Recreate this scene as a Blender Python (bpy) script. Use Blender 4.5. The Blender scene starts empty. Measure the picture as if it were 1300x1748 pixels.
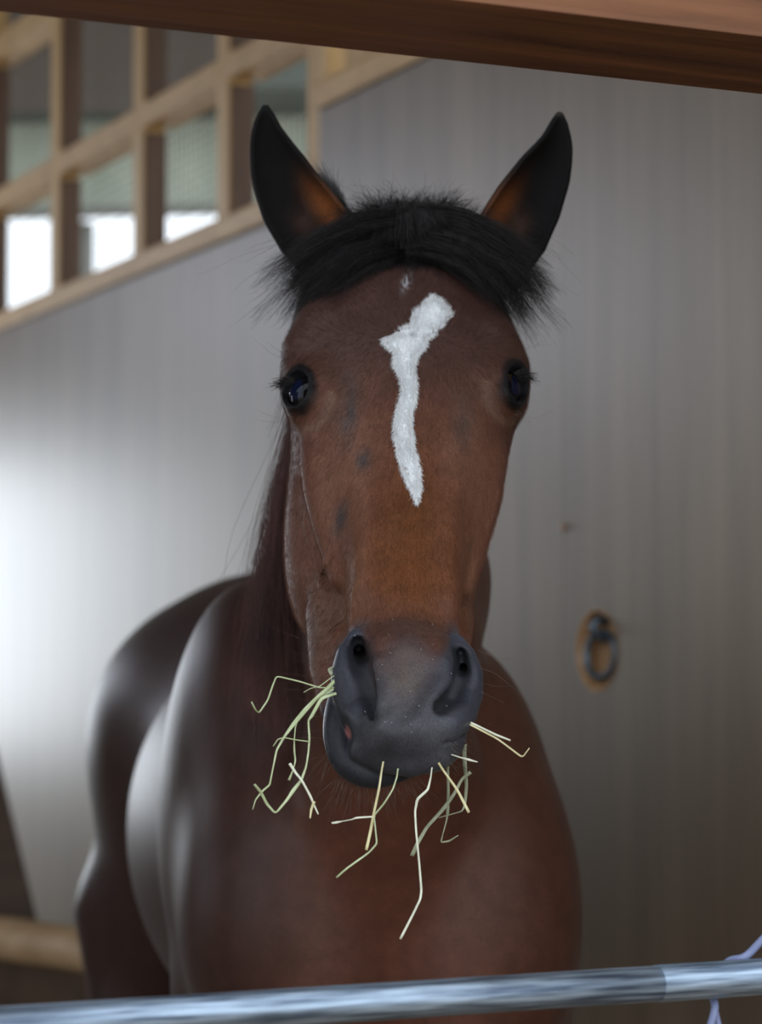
import bpy, bmesh, math, random
import numpy as np
from mathutils import Vector, Matrix

# ------------------------------------------------------------------ camera
S = bpy.context.scene
COL = S.collection
FPX = 85.0 / 36.0 * 1748
PITCH = math.atan(226 / FPX)
CAM_Z = 1.40
cam_d = bpy.data.cameras.new('camera'); cam = bpy.data.objects.new('camera', cam_d); COL.objects.link(cam)
cam_d.sensor_fit = 'VERTICAL'; cam_d.sensor_height = 36; cam_d.sensor_width = 26.8; cam_d.lens = 85
cam.location = (0, 0, CAM_Z); cam.rotation_euler = (math.pi / 2 + PITCH, 0, 0)
cam_d.dof.use_dof = True; cam_d.dof.focus_distance = 2.16; cam_d.dof.aperture_fstop = 5.2
cam_d.clip_start = 0.05; cam_d.clip_end = 200
S.camera = cam

# ------------------------------------------------------------------ daylight
S.view_settings.view_transform = 'Standard'; S.view_settings.look = 'None'
S.view_settings.gamma = 1; S.view_settings.exposure = 0.0
try: S.view_settings.use_curve_mapping = False
except Exception: pass
W = bpy.data.worlds.new('World'); S.world = W; W.use_nodes = True
bg = W.node_tree.nodes['Background']
bg.inputs[0].default_value = (0.86, 0.93, 1.0, 1); bg.inputs[1].default_value = 2.3

def lamp(name, loc, target, size, size_y, power, color):
    d = bpy.data.lights.new(name, 'AREA'); d.shape = 'RECTANGLE'; d.size = size; d.size_y = size_y
    d.energy = power; d.color = color
    o = bpy.data.objects.new(name, d); COL.objects.link(o); o.location = loc
    o.rotation_euler = (Vector(target) - Vector(loc)).to_track_quat('-Z', 'Y').to_euler()
    return o
# daylight coming in through the far doorway and the long high opening on the left
lamp('doorway_daylight', (-3.12, 9.62, 1.56), (-1.6, 6.5, 1.4), 1.1, 1.25, 38, (0.86, 0.93, 1.0))
lamp('high_opening_daylight', (-4.5, 8.3, 2.95), (-0.4, 5.6, 2.0), 2.2, 0.8, 27, (0.78, 0.84, 1.0))
lamp('side_opening_daylight', (-4.5, 3.9, 1.75), (-0.2, 3.5, 1.2), 1.0, 1.4, 7, (0.80, 0.90, 1.0))

# ------------------------------------------------------------------ helpers
CP, SP = math.cos(PITCH), math.sin(PITCH)
def P(px, py, Y):
    """the point at depth Y that stands at this place in the photograph"""
    u, v = (px - 650) / FPX, (874 - py) / FPX
    dy = CP - v * SP; dz = SP + v * CP
    return Vector((u * Y / dy, Y, CAM_Z + dz * Y / dy))
def pix(p):
    x, y, z = p[0], p[1], p[2] - CAM_Z
    d = y * CP + z * SP; v = -y * SP + z * CP
    return 650 + FPX * x / d, 874 - FPX * v / d

def prop(o, label=None, cat=None, group=None, kind=None):
    if label: o['label'] = label
    if cat: o['category'] = cat
    if group: o['group'] = group
    if kind: o['kind'] = kind
    return o
def empty(name, loc=(0, 0, 0)):
    o = bpy.data.objects.new(name, None); COL.objects.link(o); o.location = loc
    o.empty_display_size = 0.05
    return o
def mesh_obj(name, verts, faces, mat, parent=None, smooth=True):
    me = bpy.data.meshes.new(name)
    me.from_pydata([tuple(v) for v in verts], [], faces)
    if smooth: me.polygons.foreach_set('use_smooth', [True] * len(me.polygons))
    me.update()
    if mat: me.materials.append(mat)
    o = bpy.data.objects.new(name, me); COL.objects.link(o)
    attach(o, parent)
    return o
def attach(o, parent):
    if parent is not None:
        o.parent = parent
        o.matrix_parent_inverse = Matrix.Translation(-Vector(world_loc(parent)))
def world_loc(o):
    l = Vector(o.location)
    return l if o.parent is None else l
def bm_obj(name, bm, mat, parent=None, smooth=False):
    me = bpy.data.meshes.new(name); bm.to_mesh(me); bm.free()
    if smooth: me.polygons.foreach_set('use_smooth', [True] * len(me.polygons))
    me.materials.append(mat)
    o = bpy.data.objects.new(name, me); COL.objects.link(o); attach(o, parent)
    return o
def add_box(bm, c, half, ax=(1, 0, 0), ay=(0, 1, 0), az=(0, 0, 1), bevel=0.0):
    c = Vector(c); ax, ay, az = Vector(ax).normalized(), Vector(ay).normalized(), Vector(az).normalized()
    g = bmesh.ops.create_cube(bm, size=1)
    for v in g['verts']:
        q = v.co * 2
        v.co = c + ax * q.x * half[0] + ay * q.y * half[1] + az * q.z * half[2]
    if bevel > 0:
        es = list({e for v in g['verts'] for e in v.link_edges})
        bmesh.ops.bevel(bm, geom=es, offset=bevel, segments=2, affect='EDGES', profile=0.6)
def box_between(name, a, b, w, h, mat, parent=None, bevel=0.006, up=(0, 0, 1), thick_dir=None):
    a, b = Vector(a), Vector(b); d = (b - a); L = d.length; d.normalize()
    s = Vector(thick_dir).normalized() if thick_dir else d.cross(Vector(up)).normalized()
    u = s.cross(d).normalized()
    bm = bmesh.new(); add_box(bm, (a + b) / 2, (L / 2, w / 2, h / 2), d, s, u, bevel)
    bmesh.ops.recalc_face_normals(bm, faces=bm.faces)
    return bm_obj(name, bm, mat, parent)
def tube_data(pts, radii, seg=16, cap=True, flat=1.0):
    pts = [Vector(p) for p in pts]; V = []; F = []
    t = (pts[1] - pts[0]).normalized()
    n = t.orthogonal().normalized()
    for i, p in enumerate(pts):
        a = pts[max(0, i - 1)]; b = pts[min(len(pts) - 1, i + 1)]
        t = (b - a).normalized(); n = (n - t * n.dot(t)).normalized(); q = t.cross(n)
        r = radii[i] if hasattr(radii, '__len__') else radii
        for k in range(seg):
            an = 2 * math.pi * k / seg
            V.append(p + n * (math.cos(an) * r) + q * (math.sin(an) * r * flat))
    for i in range(len(pts) - 1):
        for k in range(seg):
            k2 = (k + 1) % seg
            F.append((i * seg + k, i * seg + k2, (i + 1) * seg + k2, (i + 1) * seg + k))
    if cap:
        F.append(tuple(range(seg - 1, -1, -1))); m = (len(pts) - 1) * seg
        F.append(tuple(m + k for k in range(seg)))
    return V, F
def smooth_path(pts, n=8):
    pts = [Vector(p) for p in pts]; out = []
    for i in range(len(pts) - 1):
        p0 = pts[max(0, i - 1)]; p1 = pts[i]; p2 = pts[i + 1]; p3 = pts[min(len(pts) - 1, i + 2)]
        for k in range(n):
            t = k / n
            out.append(0.5 * ((2 * p1) + (p2 - p0) * t + (2 * p0 - 5 * p1 + 4 * p2 - p3) * t * t + (3 * p1 - p0 - 3 * p2 + p3) * t ** 3))
    out.append(pts[-1]); return out

# ------------------------------------------------------------------ materials
def new_mat(name, base=(0.5, 0.5, 0.5), rough=0.6, metal=0.0, spec=0.5):
    m = bpy.data.materials.new(name); m.use_nodes = True
    b = m.node_tree.nodes['Principled BSDF']
    b.inputs['Base Color'].default_value = (*base, 1); b.inputs['Roughness'].default_value = rough
    b.inputs['Metallic'].default_value = metal; b.inputs['Specular IOR Level'].default_value = spec
    return m
def nd(m, t, **kw):
    n = m.node_tree.nodes.new(t)
    for k, v in kw.items():
        if isinstance(k, str) and hasattr(n, k): setattr(n, k, v)
    return n
def ln(m, a, b): m.node_tree.links.new(a, b)
def grain_mat(name, ca, cb, axis, rough=0.55, scale=6.0, stretch=14.0, bump=0.15, seams=None, spec=0.5, mid=0.5, tilt=None, coat=0.0):
    """timber: noise drawn out along one object axis"""
    m = new_mat(name, ca, rough, spec=spec); b = m.node_tree.nodes['Principled BSDF']
    tc = nd(m, 'ShaderNodeTexCoord'); mp = nd(m, 'ShaderNodeMapping')
    sc = [scale * stretch] * 3; sc[axis] = scale
    if tilt: mp.inputs['Rotation'].default_value = tilt
    mp2 = nd(m, 'ShaderNodeMapping'); mp2.inputs['Scale'].default_value = sc
    ln(m, tc.outputs['Object'], mp.inputs['Vector']); ln(m, mp.outputs[0], mp2.inputs['Vector'])
    n1 = nd(m, 'ShaderNodeTexNoise'); n1.inputs['Scale'].default_value = 1.0; n1.inputs['Detail'].default_value = 6
    n1.inputs['Roughness'].default_value = 0.62; n1.inputs['Distortion'].default_value = 0.4
    ln(m, mp2.outputs[0], n1.inputs['Vector'])
    cr = nd(m, 'ShaderNodeValToRGB'); cr.color_ramp.elements[0].position = mid - 0.18; cr.color_ramp.elements[1].position = mid + 0.18
    cr.color_ramp.elements[0].color = (*ca, 1); cr.color_ramp.elements[1].color = (*cb, 1)
    ln(m, n1.outputs['Fac'], cr.inputs['Fac']); ln(m, cr.outputs[0], b.inputs['Base Color'])
    if bump:
        bp = nd(m, 'ShaderNodeBump'); bp.inputs['Strength'].default_value = bump; bp.inputs['Distance'].default_value = 0.003
        ln(m, n1.outputs['Fac'], bp.inputs['Height']); ln(m, bp.outputs[0], b.inputs['Normal'])
    if coat: b.inputs['Coat Weight'].default_value = coat; b.inputs['Coat Roughness'].default_value = 0.35
    return m

# ================================================================== THE STALL
X0, KW = 2.437, 0.477                       # stall side wall: x = X0 - KW*y
WD = Vector((-KW, 1, 0)).normalized()       # along the wall, away from the camera
WN = Vector((1, KW, 0)).normalized()        # out of the stall
def wp(Y, z, out=0.0):
    p = Vector((X0 - KW * Y, Y, z)); return p + WN * out
FD = Vector((0.9138, 0.4062, 0))            # along the stall front
FN = Vector((-0.4062, 0.9138, 0))           # into the stall

M_ply = grain_mat('plywood', (0.128, 0.092, 0.058), (0.186, 0.138, 0.092), 2, rough=0.40, scale=0.6, stretch=20, bump=0.02, spec=0.55, mid=0.5)
_b = M_ply.node_tree.nodes['Principled BSDF']; _src = _b.inputs['Base Color'].links[0].from_socket
_t = nd(M_ply, 'ShaderNodeTexCoord'); _m = nd(M_ply, 'ShaderNodeMapping'); _m.inputs['Scale'].default_value = (2.6, 2.6, 0.7); _n = nd(M_ply, 'ShaderNodeTexNoise'); _n.inputs['Scale'].default_value = 1.0; _n.inputs['Detail'].default_value = 4
_r = nd(M_ply, 'ShaderNodeMapRange'); _r.inputs['From Min'].default_value = .3; _r.inputs['From Max'].default_value = .7; _r.inputs['To Min'].default_value = .80; _r.inputs['To Max'].default_value = 1.18
_s = nd(M_ply, 'ShaderNodeVectorMath', operation='SCALE')
ln(M_ply, _t.outputs['Object'], _m.inputs[0]); ln(M_ply, _m.outputs[0], _n.inputs['Vector']); ln(M_ply, _n.outputs['Fac'], _r.inputs[0])
ln(M_ply, _src, _s.inputs[0]); ln(M_ply, _r.outputs[0], _s.inputs['Scale']); ln(M_ply, _s.outputs[0], _b.inputs['Base Color'])
M_sill = grain_mat('pale_timber', (0.44, 0.27, 0.105), (0.58, 0.37, 0.155), 2, rough=0.5, scale=2, stretch=10, bump=0.05)
M_sill_d = grain_mat('pale_timber_rail', (0.44, 0.27, 0.11), (0.58, 0.37, 0.165), 1, rough=0.5, scale=2, stretch=10, bump=0.05)
M_beam = grain_mat('beam_timber', (0.070, 0.030, 0.017), (0.20, 0.085, 0.040), 0, rough=0.6, scale=2.2, stretch=14, bump=0.5, mid=0.5, tilt=(0, 0, -0.42), spec=0.2)
M_dark = grain_mat('dark_timber', (0.06, 0.035, 0.02), (0.10, 0.06, 0.035), 0, rough=0.7, scale=2, stretch=8, bump=0.2)
M_floor = new_mat('bedding', (0.22, 0.15, 0.09), 0.95)
_n = nd(M_floor, 'ShaderNodeTexNoise'); _n.inputs['Scale'].default_value = 60; _n.inputs['Detail'].default_value = 8
_c = nd(M_floor, 'ShaderNodeValToRGB'); _c.color_ramp.elements[0].color = (0.12, 0.08, 0.045, 1); _c.color_ramp.elements[1].color = (0.34, 0.25, 0.15, 1)
ln(M_floor, _n.outputs['Fac'], _c.inputs['Fac']); ln(M_floor, _c.outputs[0], M_floor.node_tree.nodes['Principled BSDF'].inputs['Base Color'])

def struct_box(name, boxes, mat, bevel=0.0, label=None):
    bm = bmesh.new()
    for b in boxes: add_box(bm, *b, bevel=bevel)
    bmesh.ops.recalc_face_normals(bm, faces=bm.faces)
    o = bm_obj(name, bm, mat); prop(o, label, kind='structure'); return o

# floor and ceiling
def slab(name, pts, z0, z1, mat, label):
    bm = bmesh.new()
    lo = [bm.verts.new((x, y, z0)) for x, y in pts]; hi = [bm.verts.new((x, y, z1)) for x, y in pts]
    bm.faces.new(lo); bm.faces.new(hi)
    n = len(pts)
    for i in range(n): bm.faces.new((lo[i], lo[(i + 1) % n], hi[(i + 1) % n], hi[i]))
    bmesh.ops.recalc_face_normals(bm, faces=bm.faces)
    return prop(bm_obj(name, bm, mat), label, kind='structure')
slab('floor', [(-6, -3), (6, -3), (6, 10), (-6, 10)], -0.1, 0.0, M_floor, 'brown bedding covered stall floor')
e = 0.12
slab('ceiling', [(-4.6, 1.75), (1.75 , 1.75), (X0 - KW * 1.75 + 1.3, 1.75), (X0 - KW * 10 + 1.3, 10), (-4.6, 10)], 3.62, 3.70, M_dark, 'dark boarded ceiling over the stall')

# side wall: plywood sheets with narrow joints
SILL = 2.395
def wall_box(Y0, Y1, z0, z1, t0, t1):
    a, b = wp(Y0, 0), wp(Y1, 0); L = (b - a).length
    c = (a + b) / 2 + WN * ((t0 + t1) / 2); c.z = (z0 + z1) / 2
    return (c, (L / 2, (t1 - t0) / 2, (z1 - z0) / 2), WD, WN, (0, 0, 1))
boxes = []
g = 0.0015
for Ya, Yb in ((9.6, 8.5), (8.5, 6.43), (6.43, 5.40)):
    boxes.append(wall_box(Ya - g, Yb + g, 0.0, SILL, 0.0, 0.03))
for Ya, Yb in ((5.40, 4.41), (4.41, 3.42), (3.42, 1.45)):
    boxes.append(wall_box(Ya - g * .8, Yb + g * .8, 0.0, 2.605, 0.0, 0.03))
boxes.append(wall_box(9.6, 5.405, 0.0, SILL - 0.01, 0.03, 0.06))
boxes.append(wall_box(5.395, 1.45, 0.0, 2.60, 0.03, 0.06))
RU = Vector((0, 0, 1)); HR = 0.073
rY = X0 / ((1018 - 650) / FPX + KW)
rc = wp(rY, CAM_Z + (1100 - 1110) / FPX * rY)
def lathe(c, ax, prof, n=56):
    ax = Vector(ax).normalized(); w = ax.cross(RU).normalized(); V = []; F = []
    for r, h in prof:
        for i in range(n):
            a = 2 * math.pi * i / n; V.append(c + RU * math.cos(a) * r + w * math.sin(a) * r + ax * h)
    for j in range(len(prof) - 1):
        for i in range(n): F.append((j * n + i, j * n + (i + 1) % n, (j + 1) * n + (i + 1) % n, (j + 1) * n + i))
    return V, F
def closed_mesh(V, F):
    o = mesh_obj('wall_piece', V, F, None, None, False); bm = bmesh.new(); bm.from_mesh(o.data)
    bmesh.ops.recalc_face_normals(bm, faces=bm.faces); bm.to_mesh(o.data); bm.free(); return o
# the sheet that holds the round recess is cut before the sheets are joined into one wall
ring_box = boxes.pop(4)
tmp = bmesh.new(); add_box(tmp, *ring_box); bmesh.ops.recalc_face_normals(tmp, faces=tmp.faces)
sheet = bm_obj('wall_piece', tmp, M_ply)
V, F = lathe(rc, WN, [(HR, -0.05), (HR, 0.0285)]); F += [tuple(range(55, -1, -1)), tuple(range(56, 112))]
cut = closed_mesh(V, F)
md = sheet.modifiers.new('hole', 'BOOLEAN'); md.operation = 'DIFFERENCE'; md.object = cut; md.solver = 'EXACT'
dg = bpy.context.evaluated_depsgraph_get(); sheet_me = bpy.data.meshes.new_from_object(sheet.evaluated_get(dg))
bpy.data.objects.remove(cut); bpy.data.objects.remove(sheet)
bm = bmesh.new()
for q in boxes: add_box(bm, *q, bevel=0.0015)
bmesh.ops.recalc_face_normals(bm, faces=bm.faces)
bm.from_mesh(sheet_me)
prop(bm_obj('wall_right', bm, M_ply), 'grey brown plywood stall wall with upright joints', kind='structure')
# pale boarding over the near part of the wall, and the capping strip below it
struct_box('trim_1', [wall_box(5.33, 1.45, 2.66, 3.62, 0.03, 0.06)], M_sill, 0.002, 'pale boarding above the plywood wall')
struct_box('trim_2', [wall_box(5.40, 1.45, 2.607, 2.66, -0.012, 0.07)], M_sill_d, 0.004, 'pale capping strip on the higher part of the plywood wall')
struct_box('trim_3', [wall_box(9.6, 5.44, SILL + 0.002, SILL + 0.05, -0.015, 0.12)], M_sill_d, 0.004, 'pale timber sill under the barred window')

M_post_shade = grain_mat('post_shade_tone', (0.07, 0.035, 0.018), (0.12, 0.065, 0.035), 2, rough=0.6, scale=2, stretch=8, bump=0.05)  # dark tone standing in for shade on the post sides
# the barred window: posts, rails, wire
win = prop(empty('window_1', wp(7.0, SILL + 0.05)), 'timber grid window with wire netting above the plywood wall', kind='structure')
postY = [5.43, 5.95, 6.51, 7.17, 7.84, 8.75]
for i, Y in enumerate(postY):
    bm = bmesh.new()
    w = 0.07 if i else 0.10
    c = wp(Y, 0, 0.04); c.z = (SILL + 0.052 + 3.615) / 2
    add_box(bm, c, (w / 2, 0.032, (3.615 - SILL - 0.052) / 2), WD, WN, (0, 0, 1), 0.003)
    bmesh.ops.recalc_face_normals(bm, faces=bm.faces)
    bm_obj('post', bm, M_sill, win)
    if i:  # dark strips added as shade on the near side of each post
        for z0, z1 in ((SILL + .055, 2.785), (2.875, 3.285)):
            bm = bmesh.new(); c = wp(Y, 0, 0.046) - WD * (w / 2 + .004); c.z = (z0 + z1) / 2
            add_box(bm, c, (.004, .030, (z1 - z0) / 2), WD, WN, (0, 0, 1)); bmesh.ops.recalc_face_normals(bm, faces=bm.faces)
            prop(bm_obj('side_shade', bm, M_post_shade, win), 'dark strip giving the post its shaded side')
for z, h in ((2.83, 0.055), (3.33, 0.06)):
    for i in range(len(postY) - 1):
        Ya, Yb = postY[i] + (0.036 if i else 0.052), postY[i + 1] - 0.036
        bm = bmesh.new(); c = (wp(Ya, z, 0.052) + wp(Yb, z, 0.052)) / 2
        L = (wp(Ya, z) - wp(Yb, z)).length
        add_box(bm, c, (L / 2, 0.045, h / 2), WD, WN, (0, 0, 1), 0.003)
        bmesh.ops.recalc_face_normals(bm, faces=bm.faces)
        bm_obj('rail', bm, M_sill_d, win)
M_wire = new_mat('dark_wire', (0.05, 0.05, 0.045), 0.5, metal=0.6)
bm = bmesh.new()
a, b = wp(5.40, 0, 0.125), wp(8.9, 0, 0.125); L = (b - a).length
z = SILL + 0.06
while z < 3.6:
    add_box(bm, ((a + b) / 2) + Vector((0, 0, z)), (L / 2, 0.0010, 0.0010), WD, WN, (0, 0, 1)); z += 0.026
s = 0.0
while s < L:
    add_box(bm, a + WD * s + Vector((0, 0, (SILL + 0.06 + 3.6) / 2)), (0.0010, 0.0010, (3.6 - SILL - 0.06) / 2), WD, WN, (0, 0, 1)); s += 0.036
bm_obj('wire_netting', bm, M_wire, win)

# back wall with its doorway, left wall with a long opening
struct_box('wall_back', [
    ((-2.38, 9.7, 1.8), (0.16, 0.05, 1.8)), ((-3.12, 9.7, 3.05), (0.58, 0.05, 0.55)), ((-4.15, 9.7, 1.8), (0.45, 0.05, 1.8))], M_ply, 0.003,
    'plywood wall at the far end of the stable')
struct_box('wall_left', [((-4.6, 1.4, 1.8), (0.05, 1.0, 1.8)), ((-4.6, 6.05, 0.5), (0.05, 3.65, 0.5)), ((-4.6, 6.05, 3.5), (0.05, 3.65, 0.12)), ((-4.6, 6.05, 2.43), (0.05, 3.65, 0.07)),
    ((-4.6, 7.05, 1.7), (0.05, 2.65, 0.75)), ((-4.6, 2.9, 1.7), (0.05, 0.5, 0.75)), ((-4.6, 4.2, 2.95), (0.05, 1.8, 0.5))], M_ply, 0.0, 'plywood wall with openings, left of the stall')

# ------------------------------------------------------------------ stall front: beam, posts, steel rail
def fp(px, z, dc, into=0.0):
    """point on the stall-front line that crosses the view axis dc in front of the camera"""
    r = (px - 650) / FPX
    s = r * dc / (0.9138 - r * 0.4062)
    p = Vector((0, dc, z)) + FD * s; return p + FN * into
BZ = 1.884
beam_c = [fp(-560, 0, 1.863), fp(1800, 0, 1.863)]
o = box_between('header_beam', beam_c[0] + Vector((0, 0, BZ + 0.11)), beam_c[1] + Vector((0, 0, BZ + 0.11)), 0.160, 0.22, M_beam, bevel=0.006)
prop(o, 'heavy reddish brown timber beam across the top of the stall front', 'beam')
RD = 1.84; RZ = CAM_Z - (1703 - 1100) / FPX * RD
ra, rb = fp(-330, RZ, RD, 0.0), fp(1600, RZ, RD, 0.0)
for q, sg in ((ra, -1), (rb, 1)):
    q = q + FD * sg * 0.071; bm = bmesh.new()
    add_box(bm, Vector((q.x, q.y, (BZ - .002) / 2)), (0.07, 0.07, (BZ - .002) / 2), FD, FN, (0, 0, 1), 0.005)
    bmesh.ops.recalc_face_normals(bm, faces=bm.faces)
    o = bm_obj('front_post', bm, M_beam)
    prop(o, 'timber post carrying the %s end of the header beam' % ('left' if sg < 0 else 'right'), 'post')

M_steel = new_mat('galvanised_steel', (0.36, 0.40, 0.46), 0.38, metal=0.75)
tc = nd(M_steel, 'ShaderNodeTexCoord'); mp = nd(M_steel, 'ShaderNodeMapping'); mp.inputs['Rotation'].default_value = (0, 0, -0.4182)
mp2 = nd(M_steel, 'ShaderNodeMapping'); mp2.inputs['Scale'].default_value = (14, 260, 260)
nz = nd(M_steel, 'ShaderNodeTexNoise'); nz.inputs['Scale'].default_value = 1; nz.inputs['Detail'].default_value = 5
cr = nd(M_steel, 'ShaderNodeValToRGB'); cr.color_ramp.elements[0].position = 0.35; cr.color_ramp.elements[1].position = 0.66
cr.color_ramp.elements[0].color = (0.085, 0.115, 0.165, 1); cr.color_ramp.elements[1].color = (0.36, 0.45, 0.56, 1)
rr = nd(M_steel, 'ShaderNodeMapRange'); rr.inputs['To Min'].default_value = 0.28; rr.inputs['To Max'].default_value = 0.6
ln(M_steel, tc.outputs['Object'], mp.inputs[0]); ln(M_steel, mp.outputs[0], mp2.inputs[0]); ln(M_steel, mp2.outputs[0], nz.inputs['Vector'])
ln(M_steel, nz.outputs['Fac'], cr.inputs[0]); ln(M_steel, cr.outputs[0], M_steel.node_tree.nodes['Principled BSDF'].inputs['Base Color'])
ln(M_steel, nz.outputs['Fac'], rr.inputs[0]); ln(M_steel, rr.outputs[0], M_steel.node_tree.nodes['Principled BSDF'].inputs['Roughness'])
rail = prop(empty('steel_rail', (ra + rb) / 2), 'horizontal galvanised steel pipe rail across the stall front', 'rail')
RR = 0.0141
V, F = tube_data([ra, rb], RR, 32); mesh_obj('pipe', V, F, M_steel, rail)
j = fp(1117, RZ, RD)
V, F = tube_data([j, rb], RR + 0.0006, 32); mesh_obj('sleeve', V, F, M_steel, rail)

# pale blue cord tied round the rail
M_cord = new_mat('blue_cord', (0.17, 0.20, 0.34), 0.6)
k = fp(1264, RZ, RD)
pts = smooth_path([k + FD * 0.075 + Vector((0, -0.0, 0.062)) + FN * 0.02, k + FD * 0.03 + Vector((0, 0, 0.030)) + FN * 0.0145, k + FD * 0.004 + Vector((0, 0, 0.0165)) + FN * 0.004,
    k - FD * 0.006 + Vector((0, 0, 0.010)) + FN * 0.0165, k - FD * 0.02 + Vector((0, 0, -0.012)) + FN * 0.015,
    k - FD * 0.028 + Vector((0, 0, -0.024)), k - FD * 0.038 + Vector((0, 0, -0.05)), k - FD * 0.058 + Vector((0, 0, -0.09))], 8)
cord = prop(empty('cord', k), 'pale blue cord tied round the steel rail at the right', 'cord')
V, F = tube_data(pts, 0.0032, 12); mesh_obj('strand', V, F, M_cord, cord)
pts = smooth_path([k - FD * 0.0285 + Vector((0, 0, -0.022)), k - FD * 0.022 + Vector((0, 0, -0.05)) , k - FD * 0.02 + Vector((0, 0, -0.09))], 6)
V, F = tube_data(pts, 0.0028, 12); mesh_obj('loose_end', V, F, M_cord, cord)

# ------------------------------------------------------------------ tie ring on the wall
M_ring = new_mat('dull_iron', (0.10, 0.125, 0.15), 0.42, metal=0.7)
M_plate = grain_mat('cut_wood', (0.28, 0.14, 0.05), (0.46, 0.27, 0.13), 2, rough=0.5, scale=6, stretch=6, bump=0.1)
tie = prop(empty('tie_ring', rc), 'iron tie ring hanging in a round recess cut in the plywood wall', 'ring')
V, F = lathe(rc, WN, [(HR + 0.0012, -0.001), (HR - 0.002, -0.001), (HR - 0.013, 0.012), (HR - 0.016, 0.024), (0.0005, 0.0245)])
mesh_obj('recess', V, F, M_plate, tie, False)
def ring(c, nrm, R, r, n=48, seg=14):
    nrm = Vector(nrm).normalized(); u = (RU - nrm * nrm.z).normalized(); w = nrm.cross(u)
    V = []; F = []
    for i in range(n):
        a = 2 * math.pi * i / n; d = u * math.cos(a) + w * math.sin(a)
        for k in range(seg):
            b = 2 * math.pi * k / seg; V.append(c + d * (R + r * math.cos(b)) + nrm * (r * math.sin(b)))
    for i in range(n):
        for k in range(seg):
            F.append((i * seg + k, i * seg + (k + 1) % seg, ((i + 1) % n) * seg + (k + 1) % seg, ((i + 1) % n) * seg + k))
    return V, F
cr_ = rc + WN * 0.006 - WD * 0.004 + Vector((0, 0, -0.008))
V, F = ring(cr_, -WN + Vector((-0.12, -0.25, 0.1)), 0.040, 0.0066); mesh_obj('ring', V, F, M_ring, tie)
pts = smooth_path([rc + WN * 0.024 + Vector((0, 0, 0.052)), rc + WN * 0.004 + Vector((0, 0, 0.054)), rc - WN * 0.008 + Vector((0, 0, 0.040)), rc + WN * 0.004 + Vector((0, 0, 0.024)), rc + WN * 0.024 + Vector((0, 0, 0.022))], 6)
V, F = tube_data(pts, 0.0085, 14); mesh_obj('staple', V, F, M_ring, tie)

# ------------------------------------------------------------------ round rail behind the horse
M_log = grain_mat('round_timber', (0.30, 0.19, 0.10), (0.46, 0.31, 0.18), 0, rough=0.45, scale=2, stretch=8, bump=0.1)
la = Vector((-0.70, 6.0, CAM_Z - 519 / FPX * 6.0)); ld = Vector((-0.714, 0.70, 0))
part_ = prop(empty('partition', la + ld * 1.5 - Vector((0, 0, la.z))), 'low dark boarded partition with a round timber top rail behind the horse', 'partition')
V, F = tube_data([la - ld * 0.60, la + ld * 4.4], 0.055, 28); prop(mesh_obj('top_rail', V, F, M_log, part_), 'round pale timber top rail')
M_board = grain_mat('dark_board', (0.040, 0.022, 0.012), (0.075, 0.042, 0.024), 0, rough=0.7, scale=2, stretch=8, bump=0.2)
bm = bmesh.new(); c = la + ld * 1.9; c.z = (la.z - .056) / 2 + .002
add_box(bm, c, (2.5, 0.018, (la.z - .056) / 2 - .002), ld, ld.cross(RU), RU, 0.003); bmesh.ops.recalc_face_normals(bm, faces=bm.faces)
bm_obj('boarding', bm, M_board, part_)
ba = P(34, 1690, 6.62); bb = P(-92, 1150, 7.0); d_ = (bb - ba).normalized(); ba = ba - d_ * (ba.z - 0.03) / d_.z  # added slanted board, stands in for a sloping shadow on the wall
prop(box_between('shadow_board', ba, bb, 0.17, 0.022, M_board, bevel=0.003, up=(0, -1, 0)), 'dark board added in place of the sloping shadow behind the partition at the left edge', 'board')
# small screw in the joint of the wall
sY = X0 / ((962 - 650) / FPX + KW); sp = wp(sY, CAM_Z + 200 / FPX * sY)
V, F = lathe(sp, -WN, [(0.0005, 0.006), (0.006, 0.0055), (0.0085, 0.002), (0.0085, -0.001)], 20)
prop(mesh_obj('screw', V, F, new_mat('rusty_steel', (0.30, 0.19, 0.13), 0.5, metal=0.3)), 'small rusty screw head in the upright joint of the plywood wall', 'screw')

# ------------------------------------------------------------------ shed seen through the window
M_clad = grain_mat('pale_green_sheet', (0.34, 0.38, 0.30), (0.5, 0.53, 0.44), 2, rough=0.7, scale=1.2, stretch=3, bump=0.0)
M_roofd = new_mat('dark_roof', (0.07, 0.08, 0.065), 0.7)
M_band = new_mat('grey_band', (0.16, 0.16, 0.14), 0.6)
shed = prop(empty('shed', (-0.6, 15, 0)), 'open sided shed with pale sheeting and dark roof beyond the barred window', 'shed')
sd = Vector((1, -0.12, 0)).normalized(); sn = Vector((0.12, 1, 0)).normalized()
def zz(py, Y): return CAM_Z + (1100 - py) / FPX * Y
def sbox(name, x0, x1, z0, z1, y, d, mat):
    bm = bmesh.new(); add_box(bm, Vector(((x0 + x1) / 2, y, (z0 + z1) / 2)), ((x1 - x0) / 2, d / 2, (z1 - z0) / 2), sd, sn, (0, 0, 1), 0.01)
    bmesh.ops.recalc_face_normals(bm, faces=bm.faces); return bm_obj(name, bm, mat, shed)
sbox('beam', -6, 3.5, zz(362, 15), zz(346, 15), 15, 0.12, M_band)
sbox('cladding', -6, 3.5, zz(344, 15), zz(190, 15), 15.1, 0.05, M_clad)
sbox('roof', -6.4, 3.9, zz(188, 15), zz(60, 15) + 2.4, 14.8, 0.9, M_roofd)
for x in (-5.9, -1.9, 3.2): sbox('shed_post', x - .07, x + .07, 0, zz(364, 15), 15.02 - x * .12, 0.14, M_band)
M_gravel = new_mat('pale_gravel', (0.5, 0.48, 0.44), 0.9)
_n = nd(M_gravel, 'ShaderNodeTexNoise'); _n.inputs['Scale'].default_value = 20
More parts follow.
